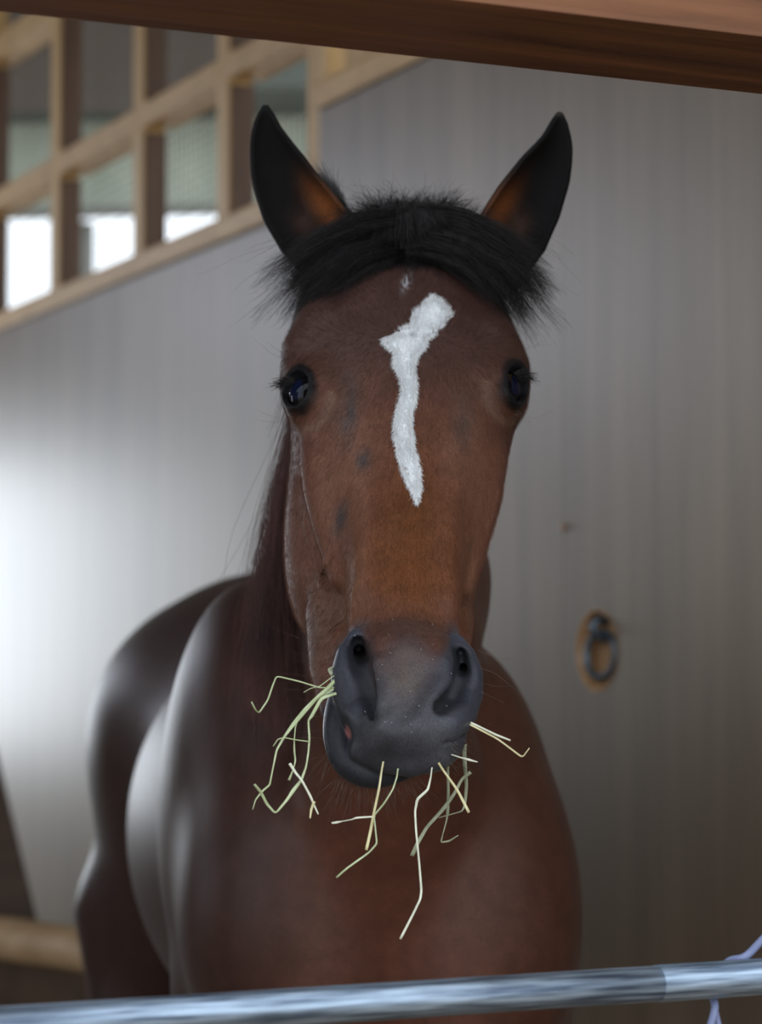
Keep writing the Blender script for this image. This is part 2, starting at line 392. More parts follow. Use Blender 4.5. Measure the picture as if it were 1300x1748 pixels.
_c = nd(M_gravel, 'ShaderNodeValToRGB'); _c.color_ramp.elements[0].color = (0.36, 0.34, 0.3, 1); _c.color_ramp.elements[1].color = (0.6, 0.58, 0.54, 1)
ln(M_gravel, _n.outputs['Fac'], _c.inputs['Fac']); ln(M_gravel, _c.outputs[0], M_gravel.node_tree.nodes['Principled BSDF'].inputs['Base Color'])
slab('floor_yard', [(-40, -40), (40, -40), (40, 60), (-40, 60)], -0.3, -0.102, M_gravel, 'pale gravel yard outside the stable')

# ================================================================== THE HORSE
def smin(a, b, k):
    h = np.clip(0.5 + 0.5 * (b - a) / k, 0, 1); return b * (1 - h) + a * h - k * h * (1 - h)
def smax(a, b, k): return -smin(-a, -b, k)
def A(v): return np.array([v[0], v[1], v[2]], dtype=np.float64)

# head frame: t runs down the face from the poll, n out of the face, s to the viewer's right
HP0 = A(P(700, 392, 2.43)); HP1 = A(P(694, 1330, 2.035))
Ha = HP1 - HP0; HL = np.linalg.norm(Ha); Ha /= HL
s0 = np.array([1.0, 0.13, 0.0]); Hs = s0 - Ha * s0.dot(Ha); Hs /= np.linalg.norm(Hs)
Hn = np.cross(Hs, Ha)
if Hn[1] > 0: Hn = -Hn
def H(s, t, n): return HP0 + Hs * s + Ha * t + Hn * n
def toH(p): q = p - HP0; return q @ Hs, q @ Ha, q @ Hn

def R3(ax, ay, az): return np.stack([np.asarray(ax, float), np.asarray(ay, float), np.asarray(az, float)])
HB = R3(Hs, Ha, Hn)
def ell(p, c, r, B=None):
    q = p - c
    if B is not None: q = q @ B.T
    r = np.asarray(r, float)
    k0 = np.sqrt(((q / r) ** 2).sum(1)); k1 = np.sqrt(((q / (r * r)) ** 2).sum(1)) + 1e-9
    return k0 * (k0 - 1) / k1
def chain(p, pts, rad, k=0.0):
    d = None
    for i in range(len(pts) - 1):
        a, b = A(pts[i]), A(pts[i + 1]); ab = b - a; L2 = ab @ ab
        h = np.clip(((p - a) @ ab) / L2, 0, 1)
        di = np.linalg.norm(p - a - h[:, None] * ab, axis=1) - (rad[i] * (1 - h) + rad[i + 1] * h)
        d = di if d is None else (np.minimum(d, di) if k == 0 else smin(d, di, k))
    return d

# cross-sections of the head: half outlines (s, n) from the top of the face round to the jaw
SEC = [
 (0.00, [(0, .0), (.036, -.002), (.066, -.018), (.080, -.06), (.080, -.11), (.062, -.16), (.035, -.19), (0, -.2)]),
 (0.05, [(0, .010), (.046, .006), (.084, -.014), (.103, -.055), (.100, -.11), (.082, -.17), (.045, -.21), (0, -.22)]),
 (0.10, [(0, .016), (.054, .010), (.095, -.010), (.113, -.05), (.108, -.11), (.09, -.18), (.05, -.225), (0, -.235)]),
 (0.15, [(0, .018), (.056, .012), (.100, -.006), (.118, -.042), (.110, -.10), (.092, -.18), (.05, -.23), (0, -.24)]),
 (0.20, [(0, .014), (.052, .010), (.092, -.008), (.110, -.045), (.106, -.10), (.09, -.18), (.05, -.23), (0, -.24)]),
 (0.25, [(0, .007), (.046, .004), (.080, -.013), (.099, -.048), (.098, -.10), (.085, -.17), (.05, -.22), (0, -.23)]),
 (0.30, [(0, .001), (.038, -.002), (.067, -.015), (.088, -.046), (.090, -.09), (.078, -.16), (.045, -.20), (0, -.21)]),
 (0.36, [(0, -.004), (.034, -.006), (.057, -.019), (.071, -.046), (.071, -.08), (.064, -.14), (.04, -.175), (0, -.18)]),
 (0.42, [(0, -.006), (.032, -.008), (.049, -.021), (.053, -.045), (.052, -.075), (.052, -.12), (.035, -.145), (0, -.15)]),
 (0.48, [(0, -.005), (.031, -.008), (.0465, -.021), (.050, -.044), (.048, -.07), (.047, -.10), (.03, -.125), (0, -.13)]),
 (0.54, [(0, -.006), (.030, -.009), (.050, -.020), (.056, -.038), (.052, -.06), (.045, -.085), (.025, -.10), (0, -.105)]),
 (0.585, [(0, -.018), (.022, -.021), (.036, -.030), (.041, -.042), (.038, -.053), (.03, -.064), (.015, -.07), (0, -.072)]),
 (0.62, [(0, -.034), (.010, -.035), (.016, -.039), (.018, -.046), (.016, -.053), (.011, -.058), (.006, -.06), (0, -.061)]),
]
NT, NTH = 200, 181
def loft_table():
    th = np.linspace(0, math.pi, NTH); rows = []; ncs = []
    for t, half in SEC:
        nc = 0.5 * (half[0][1] + half[-1][1]); ncs.append(nc)
        pts = [(-half[1][0], half[1][1])] + list(half) + [(-half[-2][0], half[-2][1])]
        dense = []
        for i in range(1, len(pts) - 2):
            p0, p1, p2, p3 = [np.array(q, float) for q in pts[i - 1:i + 3]]
            for u in np.linspace(0, 1, 14, endpoint=False):
                dense.append(0.5 * ((2 * p1) + (p2 - p0) * u + (2 * p0 - 5 * p1 + 4 * p2 - p3) * u * u + (3 * p1 - p0 - 3 * p2 + p3) * u ** 3))
        dense.append(np.array(pts[-2], float)); dense = np.array(dense)
        an = np.arctan2(np.abs(dense[:, 0]), dense[:, 1] - nc); rr = np.hypot(dense[:, 0], dense[:, 1] - nc)
        o = np.argsort(an); r = np.interp(th, an[o], rr[o])
        ker = np.exp(-0.5 * (np.arange(-8, 9) / 3.0) ** 2); ker /= ker.sum()
        rp = np.concatenate([r[8:0:-1], r, r[-2:-10:-1]]); r = np.convolve(rp, ker, 'valid'); rows.append(r)
    ts = np.array([s[0] for s in SEC]); rows = np.array(rows); ncs = np.array(ncs)
    tt = np.linspace(ts[0], ts[-1], NT)
    def cub(vals):
        out = []
        for t in tt:
            i = min(max(np.searchsorted(ts, t, 'right') - 1, 0), len(ts) - 2); u = (t - ts[i]) / (ts[i + 1] - ts[i])
            p0, p1, p2, p3 = vals[max(i - 1, 0)], vals[i], vals[i + 1], vals[min(i + 2, len(ts) - 1)]
            out.append(0.5 * ((2 * p1) + (p2 - p0) * u + (2 * p0 - 5 * p1 + 4 * p2 - p3) * u * u + (3 * p1 - p0 - 3 * p2 + p3) * u ** 3))
        return np.array(out)
    return ts[0], ts[-1], cub(rows), cub(ncs)
LT0, LT1, LR, LN = loft_table()
def sstep(x, a, b):
    u = np.clip((x - a) / (b - a), 0, 1); return u * u * (3 - 2 * u)
def jaw_shift(t, n): return 0.013 * sstep(-n, 0.05, 0.13) * sstep(t, 0.25, 0.45)
def loft(s, t, n):
    s = s + jaw_shift(t, n)
    tc = np.clip(t, LT0, LT1); fi = (tc - LT0) / (LT1 - LT0) * (NT - 1); i0 = np.minimum(fi.astype(int), NT - 2); f = fi - i0
    nc = LN[i0] * (1 - f) + LN[i0 + 1] * f
    th = np.arctan2(np.abs(s), n - nc) / math.pi * (NTH - 1); j0 = np.minimum(th.astype(int), NTH - 2); g_ = th - j0
    R = (LR[i0, j0] * (1 - g_) + LR[i0, j0 + 1] * g_) * (1 - f) + (LR[i0 + 1, j0] * (1 - g_) + LR[i0 + 1, j0 + 1] * g_) * f
    d = (np.hypot(s, n - nc) - R) * 0.92
    return smax(smax(d, t - LT1, 0.02), LT0 - 0.01 - t, 0.04)

# eyes: centre, gaze, long axis of the opening, short axis
EYE_R = 0.0225
def eye_frame(c, gx, gn, gt):
    g_ = Hs * gx + Hn * gn + Ha * gt; g_ /= np.linalg.norm(g_)
    l = Ha * 0.93 + Hn * 0.30; l = l - g_ * (l @ g_); l /= np.linalg.norm(l)
    return c, g_, l, np.cross(g_, l)
EYES = [eye_frame(A(P(531, 680, 2.310)), -0.76, 0.64, 0.03), eye_frame(A(P(849, 668, 2.334)), 0.78, 0.60, 0.03)]

# ears: centre line (pixel, depth), half widths, direction the cup faces
def ear_data(path, hw, face):
    pts = [A(P(*q)) for q in path]; fine = [A(v) for v in smooth_path([Vector(p) for p in pts], 10)]
    L = np.concatenate([[0], np.cumsum([np.linalg.norm(fine[i + 1] - fine[i]) for i in range(len(fine) - 1)])])
    w = np.interp(np.linspace(0, len(hw) - 1, len(fine)), range(len(hw)), hw)
    f = A(face); f /= np.linalg.norm(f)
    return np.array(fine), L, w, f
EARS = [ear_data([(575, 462, 2.47), (536, 395, 2.455), (503, 345, 2.45), (474, 285, 2.445), (457, 232, 2.44), (453, 185, 2.435)],
                 [.030, .040, .0375, .0295, .0185, .005], (-0.10, -1, 0.12)),
        ear_data([(842, 466, 2.50), (873, 400, 2.485), (902, 345, 2.48), (930, 290, 2.475), (948, 245, 2.47), (955, 197, 2.465)],
                 [.030, .039, .036, .0285, .0185, .005], (0.18, -1, 0.12))]
def ear_local(p, E):
    fine, L, w, f = E
    best = np.full(len(p), 1e9); ee = np.zeros(len(p)); ww = np.zeros(len(p)); rr = np.zeros(len(p)); dd = np.zeros(len(p)); over = np.zeros(len(p))
    for i in range(len(fine) - 1):
        a, b = fine[i], fine[i + 1]; ab = b - a; L1 = np.linalg.norm(ab); t = ab / L1
        q = p - a; h = q @ t; hc = np.clip(h, 0, L1)
        off = q - hc[:, None] * t; d2 = (off ** 2).sum(1)
        m = d2 < best
        side = np.cross(t, f); side /= np.linalg.norm(side); fr = np.cross(side, t)
        best = np.where(m, d2, best); ee = np.where(m, L[i] + hc, ee)
        ww = np.where(m, off @ side, ww); dd = np.where(m, off @ fr, dd); rr = np.where(m, w[i] * (1 - hc / L1) + w[i + 1] * (hc / L1), rr)
        over = np.where(m, (h - hc), over)
    return ee, ww, dd, rr, over, L[-1]
def ear_sdf(p, E):
    e_, w, d, r, over, L = ear_local(p, E)
    q = np.sqrt((w / r) ** 2 + ((d) / (0.72 * r)) ** 2 + (over / np.maximum(r * .8, 0.004)) ** 2)
    out = (q - 1) * r * 0.75
    r2 = np.maximum(r - 0.0048, 0.0005)
    fr = e_ / L
    sh = 0.36 * r + 0.002
    q2 = np.sqrt((w / r2) ** 2 + ((d - sh) / (0.78 * r2)) ** 2)
    cav = (q2 - 1) * r2 * 0.75
    cav = smax(cav, (0.10 - fr) * L, 0.01)
    return smax(out, -cav, 0.0035)

def muz(px, py, Y): return A(P(px, py, Y))
def head_base(p):
    s, t, n = toH(p)
    d = loft(s, t, n)
    for sg in (-1, 1):
        # jowls, brow over the eye, facial crest, cheek below the eye
        d = smin(d, ell(p, H(sg * 0.052 - 0.010, 0.285, -0.140), (0.044, 0.120, 0.095), HB), 0.022)
        d = smin(d, chain(p, [H(sg * .085, .125, -.014), H(sg * .100, .155, -.026), H(sg * .105, .185, -.046)], [.014, .0165, .010]), 0.025)
        d = smin(d, chain(p, [H(sg * .085, .265, -.040), H(sg * .080, .31, -.046), H(sg * .071, .355, -.052), H(sg * .060, .41, -.058)], [.010, .0115, .0105, .006]), 0.018)
        # edge of the nasal bone
        d = smin(d, chain(p, [H(sg * .044, .29, -.013), H(sg * .038, .37, -.016), H(sg * .037, .46, -.017)], [.009, .011, .010]), 0.014)
        # hollow above the eye, hollows between nasal bone and crest and behind the crest
        d = smax(d, -chain(p, [H(sg * .070, .085, .036), H(sg * .088, .10, .026)], [.022, .018]), 0.025)
        d = smax(d, -chain(p, [H(sg * .070, .345, .010), H(sg * .068, .42, -.002), H(sg * .069, .46, -.015)], [.012, .013, .009]), 0.02)
        d = smax(d, -chain(p, [H(sg * .112, .30, -.078), H(sg * .100, .37, -.080), H(sg * .090, .43, -.078)], [.012, .013, .010]), 0.025)
    # jaw branch and the soft cheeks
    d = smin(d, chain(p, [H(-.048, .34, -.125), H(-.058, .42, -.100), H(-.056, .49, -.085), H(-.050, .54, -.075)], [.028, .0265, .024, .020]), 0.009)
    d = smin(d, chain(p, [H(.044, .34, -.125), H(.046, .42, -.098), H(.042, .48, -.082), H(.03, .54, -.072)], [.028, .025, .021, .018]), 0.009)
    for (c, g_, l, b) in EYES:
        d = smin(d, ell(p, c - g_ * 0.0035 - l * 0.004, (.033, .0275, EYE_R + .0060), R3(l, b, g_)), 0.022)
    # muzzle
    d = smin(d, ell(p, muz(696, 1172, 2.124), (.0585, .050, .054)), 0.024)
    d = smin(d, ell(p, muz(700, 1243, 2.092), (.043, .042, .035)), 0.020)
    d = smin(d, ell(p, muz(738, 1256, 2.103), (.027, .036, .029)), 0.015)
    d = smin(d, ell(p, muz(634, 1266, 2.098), (.0175, .030, .0185)), 0.010)
    return d
def trace(fn, px, py, Y0=1.95, Y1=2.75):
    """depth at which the sight line through these pixels meets the surface (nan when it misses)"""
    px, py = np.atleast_1d(np.asarray(px, float)), np.atleast_1d(np.asarray(py, float))
    u = (px - 650) / FPX; v = (874 - py) / FPX; dy = CP - v * SP; dz = SP + v * CP
    Y = np.full(len(px), Y0)
    for _ in range(70):
        p = np.stack([u * Y / dy, Y, CAM_Z + dz * Y / dy], 1); d = fn(p); Y = np.minimum(Y + d * 0.8, Y1)
    return np.where((np.abs(d) < 0.002) & (Y < Y1 - 0.01), Y, np.nan)
def on(px, py, off=0.0, fn=None, default=None):
    y = trace(fn or head_base, px, py)[0]
    if np.isnan(y): y = default if default is not None else 2.12
    return P(px, py, y + off)
def lay(pts, off): return [on(x, y, o_ if hasattr(off, '__len__') else off) for (x, y), o_ in zip(pts, off if hasattr(off, '__len__') else [off] * len(pts))]

WING_L = lay([(608, 1090), (596, 1118), (591, 1150), (593, 1183), (606, 1214), (630, 1232)], [.002, .004, .006, .007, .006, .004])
WING_R = lay([(780, 1098), (793, 1120), (800, 1150), (800, 1185), (790, 1215), (768, 1238)], [.002, .004, .006, .007, .006, .003])
FOLD_L = lay([(650, 1140), (662, 1172), (654, 1204)], .002)
FOLD_R = lay([(756, 1135), (756, 1165), (738, 1196)], .003)
NOS_L = lay([(612, 1108), (620, 1145), (631, 1180), (639, 1208), (638, 1224)], [.001, .001, .001, .001, .002])
NOS_R = lay([(785, 1120), (786, 1150), (774, 1184), (750, 1208)], [.002, .001, .001, .001])
HOLE_L = [on(611, 1100, .008), on(617, 1122, .010), P(612, 1108, trace(head_base, 615, 1106)[0] + .035)]
HOLE_R = [on(786, 1114, .006), on(791, 1146, .007), P(790, 1130, trace(head_base, 787, 1118)[0] + .030)]
HOLE_R2 = [on(790, 1138, -.001), P(791, 1138, trace(head_base, 790, 1138)[0] + .026)]
LIP = lay([(612, 1288), (650, 1300), (700, 1306), (748, 1296)], .006)
FURROW = lay([(704, 1196), (690, 1212), (668, 1228)], -.003)
VEINS = [lay([(556, 960), (545, 985), (549, 1010), (541, 1040), (547, 1075)], .0012), lay([(520, 880), (528, 930), (540, 958), (543, 985)], .001), lay([(570, 905), (563, 940), (556, 962)], .0016),
         lay([(850, 840), (842, 875), (832, 900)], .001), lay([(606, 1000), (601, 1035), (600, 1065)], .001)]
LOWER = smooth_path([P(594, 1165, 2.150), P(579, 1222, 2.122), P(576, 1268, 2.106), P(594, 1304, 2.098), P(640, 1322, 2.094), P(690, 1318, 2.100)], 6)
MLINE = lay([(816, 1218), (806, 1240), (786, 1256), (760, 1268)], 0.0)
def sub(d, p, m, f):
    if m.any(): d[m] = f(d[m], p[m])
    return d
def f_muzzle(d, p):
    d = smin(d, chain(p, WING_L, [.007, .0105, .0125, .0130, .0125, .0085]), 0.014)
    d = smin(d, chain(p, WING_R, [.006, .0090, .0115, .0120, .0120, .0090]), 0.014)
    d = smin(d, chain(p, FOLD_L, [.007, .010, .008]), 0.014)
    d = smin(d, chain(p, FOLD_R, [.007, .010, .008]), 0.014)
    d = smin(d, chain(p, LIP, [.007, .009, .010, .008]), 0.010)
    d = smax(d, -chain(p, NOS_L, [.0092, .0098, .0085, .0066, .003]), 0.009)
    d = smax(d, -chain(p, NOS_R, [.0052, .0082, .0085, .0045]), 0.010)
    d = smax(d, -chain(p, HOLE_L, [.0068, .0062, .006]), 0.005)
    d = smax(d, -chain(p, HOLE_R, [.0042, .0040, .0045]), 0.004)
    d = smax(d, -chain(p, FURROW, [.004, .0055, .004]), 0.012)
    d = smax(d, -chain(p, MLINE, [.0012, .0018, .0018, .001]), 0.004)
    # lower lip and chin, pushed to the left by chewing
    low = chain(p, [A(v) for v in LOWER], [.0125 + .001 * math.sin(i * .35) - (.0045 * max(0, i - 22) / 8) for i in range(len(LOWER))])
    low = smin(low, ell(p, muz(640, 1262, 2.145), (.037, .040, .036)), 0.022)
    low = smin(low, chain(p, [muz(606, 1110, 2.20), muz(618, 1210, 2.17)], [.028, .028]), 0.02)
    return smin(d, low, 0.0025)
def f_veins(d, p):
    for v in VEINS: d = smin(d, chain(p, v, [.0017] * len(v)), 0.004)
    return d
def f_eyes(d, p):
    for (c, g_, l, b) in EYES:
        O = R3(l, b, g_)
        d = smin(d, ell(p, c + g_ * (EYE_R * .70), (.0250, .0200, .0115), O), 0.006)
        d = smax(d, -ell(p, c + g_ * (EYE_R * 1.0), (.0215, .0166, .016), O), 0.002)
    return d
def head_sdf(p):
    d = head_base(p); z = p[:, 2]; x = p[:, 0]
    d = sub(d, p, (z > 1.36) & (z < 1.60), f_veins)
    d = sub(d, p, (z < 1.47) & (p[:, 1] < 2.30), f_muzzle)
    for i, E in enumerate(EARS): d = sub(d, p, (z > 1.70) & ((x < -.0) if i == 0 else (x > .07)), lambda dd, pp: smin(dd, ear_sdf(pp, E), 0.006))
    return sub(d, p, (z > 1.55) & (z < 1.72) & (p[:, 1] < 2.42), f_eyes)
BYAW = math.radians(9.3)
BB = R3((math.cos(BYAW), math.sin(BYAW), 0), (-math.sin(BYAW), math.cos(BYAW), 0), (0, 0, 1))
def body_sdf(p):
    # neck
    d = chain(p, [(.015, 2.52, 1.735), (.01, 2.78, 1.665), (-.02, 3.12, 1.47)], [.066, .075, .085], .05)
    d = smin(d, chain(p, [(.015, 2.56, 1.62), (.012, 2.78, 1.47), (-.01, 3.05, 1.25)], [.080, .100, .15], .06), 0.05)
    d = smin(d, chain(p, [(.012, 2.55, 1.52), (.012, 2.68, 1.38), (.010, 2.84, 1.20), (.008, 2.95, 1.02)], [.070, .084, .108, .14], .05), 0.07)
    # chest, shoulders
    d = smin(d, ell(p, np.array([-.10, 2.885, 1.07]), (.135, .14, .20)), 0.04)
    d = smin(d, ell(p, np.array([.115, 2.885, 1.07]), (.120, .14, .20)), 0.03)
    d = smin(d, ell(p, np.array([-.165, 3.06, 1.18]), (.115, .22, .30), BB), 0.06)
    d = smin(d, ell(p, np.array([.105, 3.02, 1.11]), (.115, .20, .28), BB), 0.06)
    # withers, barrel, back, croup
    d = smin(d, chain(p, [(-.02, 3.10, 1.455), (-.07, 3.38, 1.405), (-.14, 3.8, 1.33), (-.20, 4.2, 1.39)], [.085, .09, .11, .11], .06), 0.08)
    d = smin(d, ell(p, np.array([-.095, 3.58, 1.12]), (.275, .72, .315), BB), 0.06)
    d = smin(d, ell(p, np.array([-.23, 4.28, 1.24]), (.285, .36, .265), BB), 0.10)
    d = smin(d, ell(p, np.array([-.37, 4.30, 1.02]), (.13, .25, .33), BB), 0.08)
    d = smin(d, ell(p, np.array([-.08, 4.36, 1.02]), (.13, .25, .33), BB), 0.08)
    # legs
    for x, y in ((-.15, 2.98), (.125, 2.95)):
        d = smin(d, chain(p, [(x, y + .04, .95), (x, y, .72), (x, y - .005, .50), (x, y + .005, .42), (x, y + .01, .20), (x, y - .03, .09)], [.10, .068, .042, .033, .029, .028], .03), 0.06)
        d = smin(d, chain(p, [(x, y - .04, .075), (x, y - .05, .05)], [.045, .05]), 0.03)
    for x, y in ((-.41, 4.30), (-.07, 4.35)):
        d = smin(d, chain(p, [(x, y, .92), (x, y - .06, .76), (x, y + .17, .55), (x, y + .15, .45), (x, y + .10, .18), (x, y + .05, .09)], [.13, .09, .048, .036, .032, .03], .03), 0.06)
        d = smin(d, chain(p, [(x, y + .04, .075), (x, y + .03, .05)], [.045, .05]), 0.03)
    # groove down the middle of the chest
    d = smax(d, -chain(p, [(.010, 2.70, 1.12), (.010, 2.70, .90)], [.022, .025]), 0.045)
    d = smax(d, 0.012 - p[:, 2], 0.02)
    return d
def horse_sdf(p):
    d = np.full(len(p), 1.0)
    y, z = p[:, 1], p[:, 2]
    mh = (y < 2.86) & (z > 1.12); mb = (y > 2.30)
    dh = np.full(len(p), 0.6); db = np.full(len(p), 0.6)
    if mh.any(): dh[mh] = head_sdf(p[mh])
    if mb.any(): db[mb] = body_sdf(p[mb])
    return smin(dh, db, 0.035)

def axis(lo, hi, a, b, h, Hc):
    xs = list(np.arange(a, b, h)); x = xs[-1]; s_ = h
    while x < hi: s_ = min(s_ * 1.12, Hc); x += s_; xs.append(x)
    x = xs[0]; s_ = h; left = []
    while x > lo: s_ = min(s_ * 1.12, Hc); x -= s_; left.append(x)
    return np.array(left[::-1] + xs)

def surface_net(fn, X, Y, Z, BS=8):
    nx, ny, nz = len(X), len(Y), len(Z)
    F = np.full((nx, ny, nz), 0.5, dtype=np.float32)
    cx = np.arange(0, nx, BS); cy = np.arange(0, ny, BS); cz = np.arange(0, nz, BS)
    def mids(T, c): return np.array([0.5 * (T[i] + T[min(i + BS, len(T) - 1)]) for i in c]), np.array([0.5 * (T[min(i + BS, len(T) - 1)] - T[i]) for i in c])
    mx, hx = mids(X, cx); my, hy = mids(Y, cy); mz, hz = mids(Z, cz)
    G = np.stack(np.meshgrid(mx, my, mz, indexing='ij'), -1).reshape(-1, 3)
    Hh = np.stack(np.meshgrid(hx, hy, hz, indexing='ij'), -1).reshape(-1, 3)
    rad = np.linalg.norm(Hh, axis=1)
    dv = np.concatenate([fn(G[i:i + 200000]) for i in range(0, len(G), 200000)])
    act = np.abs(dv) < rad * 1.35 + 0.008
    ins = (dv < 0) & ~act
    idx = np.stack(np.meshgrid(cx, cy, cz, indexing='ij'), -1).reshape(-1, 3)
    for (i, j, k) in idx[ins]: F[i:i + BS, j:j + BS, k:k + BS] = -0.5
    ai = idx[act]; o = np.arange(BS)
    for c in range(0, len(ai), 2000):
        blk = ai[c:c + 2000]
        I = (blk[:, 0][:, None, None, None] + o[None, :, None, None]); J = (blk[:, 1][:, None, None, None] + o[None, None, :, None]); K = (blk[:, 2][:, None, None, None] + o[None, None, None, :])
        I, J, K = np.broadcast_arrays(I, J, K); I, J, K = I.ravel(), J.ravel(), K.ravel()
        ok = (I < nx) & (J < ny) & (K < nz); I, J, K = I[ok], J[ok], K[ok]
        F[I, J, K] = fn(np.stack([X[I], Y[J], Z[K]], 1)).astype(np.float32)
    sgn = F < 0
    c = np.zeros((nx - 1, ny - 1, nz - 1), np.uint8)
    for a in (0, 1):
        for b in (0, 1):
            for d in (0, 1): c += sgn[a:nx - 1 + a, b:ny - 1 + b, d:nz - 1 + d]
    I, J, K = np.nonzero((c > 0) & (c < 8))
    vid = np.full((nx - 1, ny - 1, nz - 1), -1, np.int32); vid[I, J, K] = np.arange(len(I))
    acc = np.zeros((len(I), 3)); cnt = np.zeros(len(I))
    corners = [(a, b, d) for a in (0, 1) for b in (0, 1) for d in (0, 1)]
    for ci, A0 in enumerate(corners):
        for B0 in corners[ci + 1:]:
            if sum(abs(u - v) for u, v in zip(A0, B0)) != 1: continue
            f0 = F[I + A0[0], J + A0[1], K + A0[2]].astype(float); f1 = F[I + B0[0], J + B0[1], K + B0[2]].astype(float)
            m = (f0 < 0) != (f1 < 0); tt = np.where(m, f0 / np.where(m, f0 - f1, 1), 0)
            p0 = np.stack([X[I + A0[0]], Y[J + A0[1]], Z[K + A0[2]]], 1); p1 = np.stack([X[I + B0[0]], Y[J + B0[1]], Z[K + B0[2]]], 1)
            acc += np.where(m[:, None], p0 + (p1 - p0) * tt[:, None], 0); cnt += m
    V = acc / cnt[:, None]
    quads = []
    sx = sgn[:-1, 1:-1, 1:-1] != sgn[1:, 1:-1, 1:-1]; i, j, k = np.nonzero(sx); j += 1; k += 1
    q = np.stack([vid[i, j - 1, k - 1], vid[i, j, k - 1], vid[i, j, k], vid[i, j - 1, k]], 1); fl = sgn[i, j, k]; q[~fl] = q[~fl][:, ::-1]; quads.append(q)
    sy = sgn[1:-1, :-1, 1:-1] != sgn[1:-1, 1:, 1:-1]; i, j, k = np.nonzero(sy); i += 1; k += 1
    q = np.stack([vid[i - 1, j, k - 1], vid[i - 1, j, k], vid[i, j, k], vid[i, j, k - 1]], 1); fl = sgn[i, j, k]; q[~fl] = q[~fl][:, ::-1]; quads.append(q)
    sz = sgn[1:-1, 1:-1, :-1] != sgn[1:-1, 1:-1, 1:]; i, j, k = np.nonzero(sz); i += 1; j += 1
    q = np.stack([vid[i - 1, j - 1, k], vid[i, j - 1, k], vid[i, j, k], vid[i - 1, j, k]], 1); fl = sgn[i, j, k]; q[~fl] = q[~fl][:, ::-1]; quads.append(q)
    return V, np.concatenate(quads)

import time as _time
_t = _time.time()
HV = 0.0018
GX = axis(-0.62, 0.36, -0.125, 0.180, HV, 0.011)
GY = axis(1.95, 4.95, 2.03, 2.50, HV, 0.014)
GZ = axis(-0.03, 1.97, 1.235, 1.965, HV, 0.012)
HVt, HQ = surface_net(horse_sdf, GX, GY, GZ)


def np_mesh(name, V, Q, mat, parent=None):
    me = bpy.data.meshes.new(name)
    me.vertices.add(len(V)); me.vertices.foreach_set('co', V.astype(np.float32).ravel())
    n = Q.shape[1]
    me.loops.add(len(Q) * n); me.loops.foreach_set('vertex_index', Q.astype(np.int32).ravel())
    me.polygons.add(len(Q)); me.polygons.foreach_set('loop_start', np.arange(0, len(Q) * n, n, dtype=np.int32))
    me.update(calc_edges=True)
    me.polygons.foreach_set('use_smooth', [True] * len(Q))
    me.materials.append(mat)
    o = bpy.data.objects.new(name, me); COL.objects.link(o); attach(o, parent); return o

NFUR = 110000
# ------------------------------------------------------------------ coat colours and markings (in head coordinates)
def st(px, py, Y=None):
    """(s, t) of the point of the face seen there"""
    y = trace(head_base, px, py)[0] if Y is None else Y
    s, t, n = toH(A(P(px, py, y))[None]); return float(s[0]), float(t[0])
BLAZE = [(736, 508), (752, 516), (768, 537), (748, 562), (727, 575), (724, 590), (709, 606), (705, 627), (709, 654), (707, 685), (700, 704), (702, 731), (704, 762), (714, 796), (716, 827),
         (711, 856), (703, 835), (690, 808), (682, 777), (675, 746), (675, 715), (682, 688), (688, 665), (685, 642), (673, 619), (675, 600), (653, 580), (686, 564), (704, 558), (708, 535)]
BL = np.array([st(*q) for q in BLAZE])
def poly_sd(x, y, poly):
    d = np.full(len(x), 1e9); ins = np.zeros(len(x), bool); n = len(poly)
    for i in range(n):
        a = poly[i]; b = poly[(i + 1) % n]; e0, e1 = b - a
        w0, w1 = x - a[0], y - a[1]; h = np.clip((w0 * e0 + w1 * e1) / (e0 * e0 + e1 * e1), 0, 1)
        d = np.minimum(d, (w0 - h * e0) ** 2 + (w1 - h * e1) ** 2)
        c1 = (a[1] > y) != (b[1] > y)
        xi = a[0] + (y - a[1]) / (e1 if abs(e1) > 1e-12 else 1e-12) * e0
        ins ^= c1 & (x < xi)
    d = np.sqrt(d); return np.where(ins, -d, d)
rng = np.random.default_rng(7)
def vnoise(x, y, z, seed=0):
    """smooth value noise"""
    r = np.random.default_rng(seed).random(4096).astype(np.float64)
    xi, yi, zi = np.floor(x).astype(int), np.floor(y).astype(int), np.floor(z).astype(int)
    fx, fy, fz = x - xi, y - yi, z - zi; fx = fx * fx * (3 - 2 * fx); fy = fy * fy * (3 - 2 * fy); fz = fz * fz * (3 - 2 * fz)
    out = 0
    for a in (0, 1):
        for b in (0, 1):
            for c in (0, 1):
                h = ((xi + a) * 73856093 ^ (yi + b) * 19349663 ^ (zi + c) * 83492791) & 4095
                out = out + r[h] * (fx if a else 1 - fx) * (fy if b else 1 - fy) * (fz if c else 1 - fz)
    return out
Ss, Tt, Nn = toH(HVt)
K = len(HVt)
col = np.tile(np.array([.070, .028, .018]), (K, 1))
def mix(c, w):
    global col
    w = np.clip(w, 0, 1)[:, None]; col = col * (1 - w) + np.array(c) * w
headm = (HVt[:, 1] < 2.62) & (Tt > -0.12)
hm = headm.astype(float)
def G(px, py, rx, ry, Y=None):
    s_, t_ = st(px, py, Y); k = 1850.0
    return np.exp(-(((Ss - s_) * k / rx) ** 2 + ((Tt - t_) * k * .78 / ry) ** 2)) * hm
nz1 = vnoise(Ss * 40, Tt * 30, Nn * 40, 1); nz2 = vnoise(Ss * 130, Tt * 70, Nn * 130, 2)
mix((.120, .048, .030), hm * sstep(Tt, 0.14, 0.34))                 # redder cheeks and nose
mix((.062, .028, .022), hm * (1 - sstep(Tt, 0.10, 0.26)))           # dark forehead
mix((.190, .088, .055), hm * G(800, 770, 50, 90) * .8 + hm * G(590, 800, 50, 100) * .8)
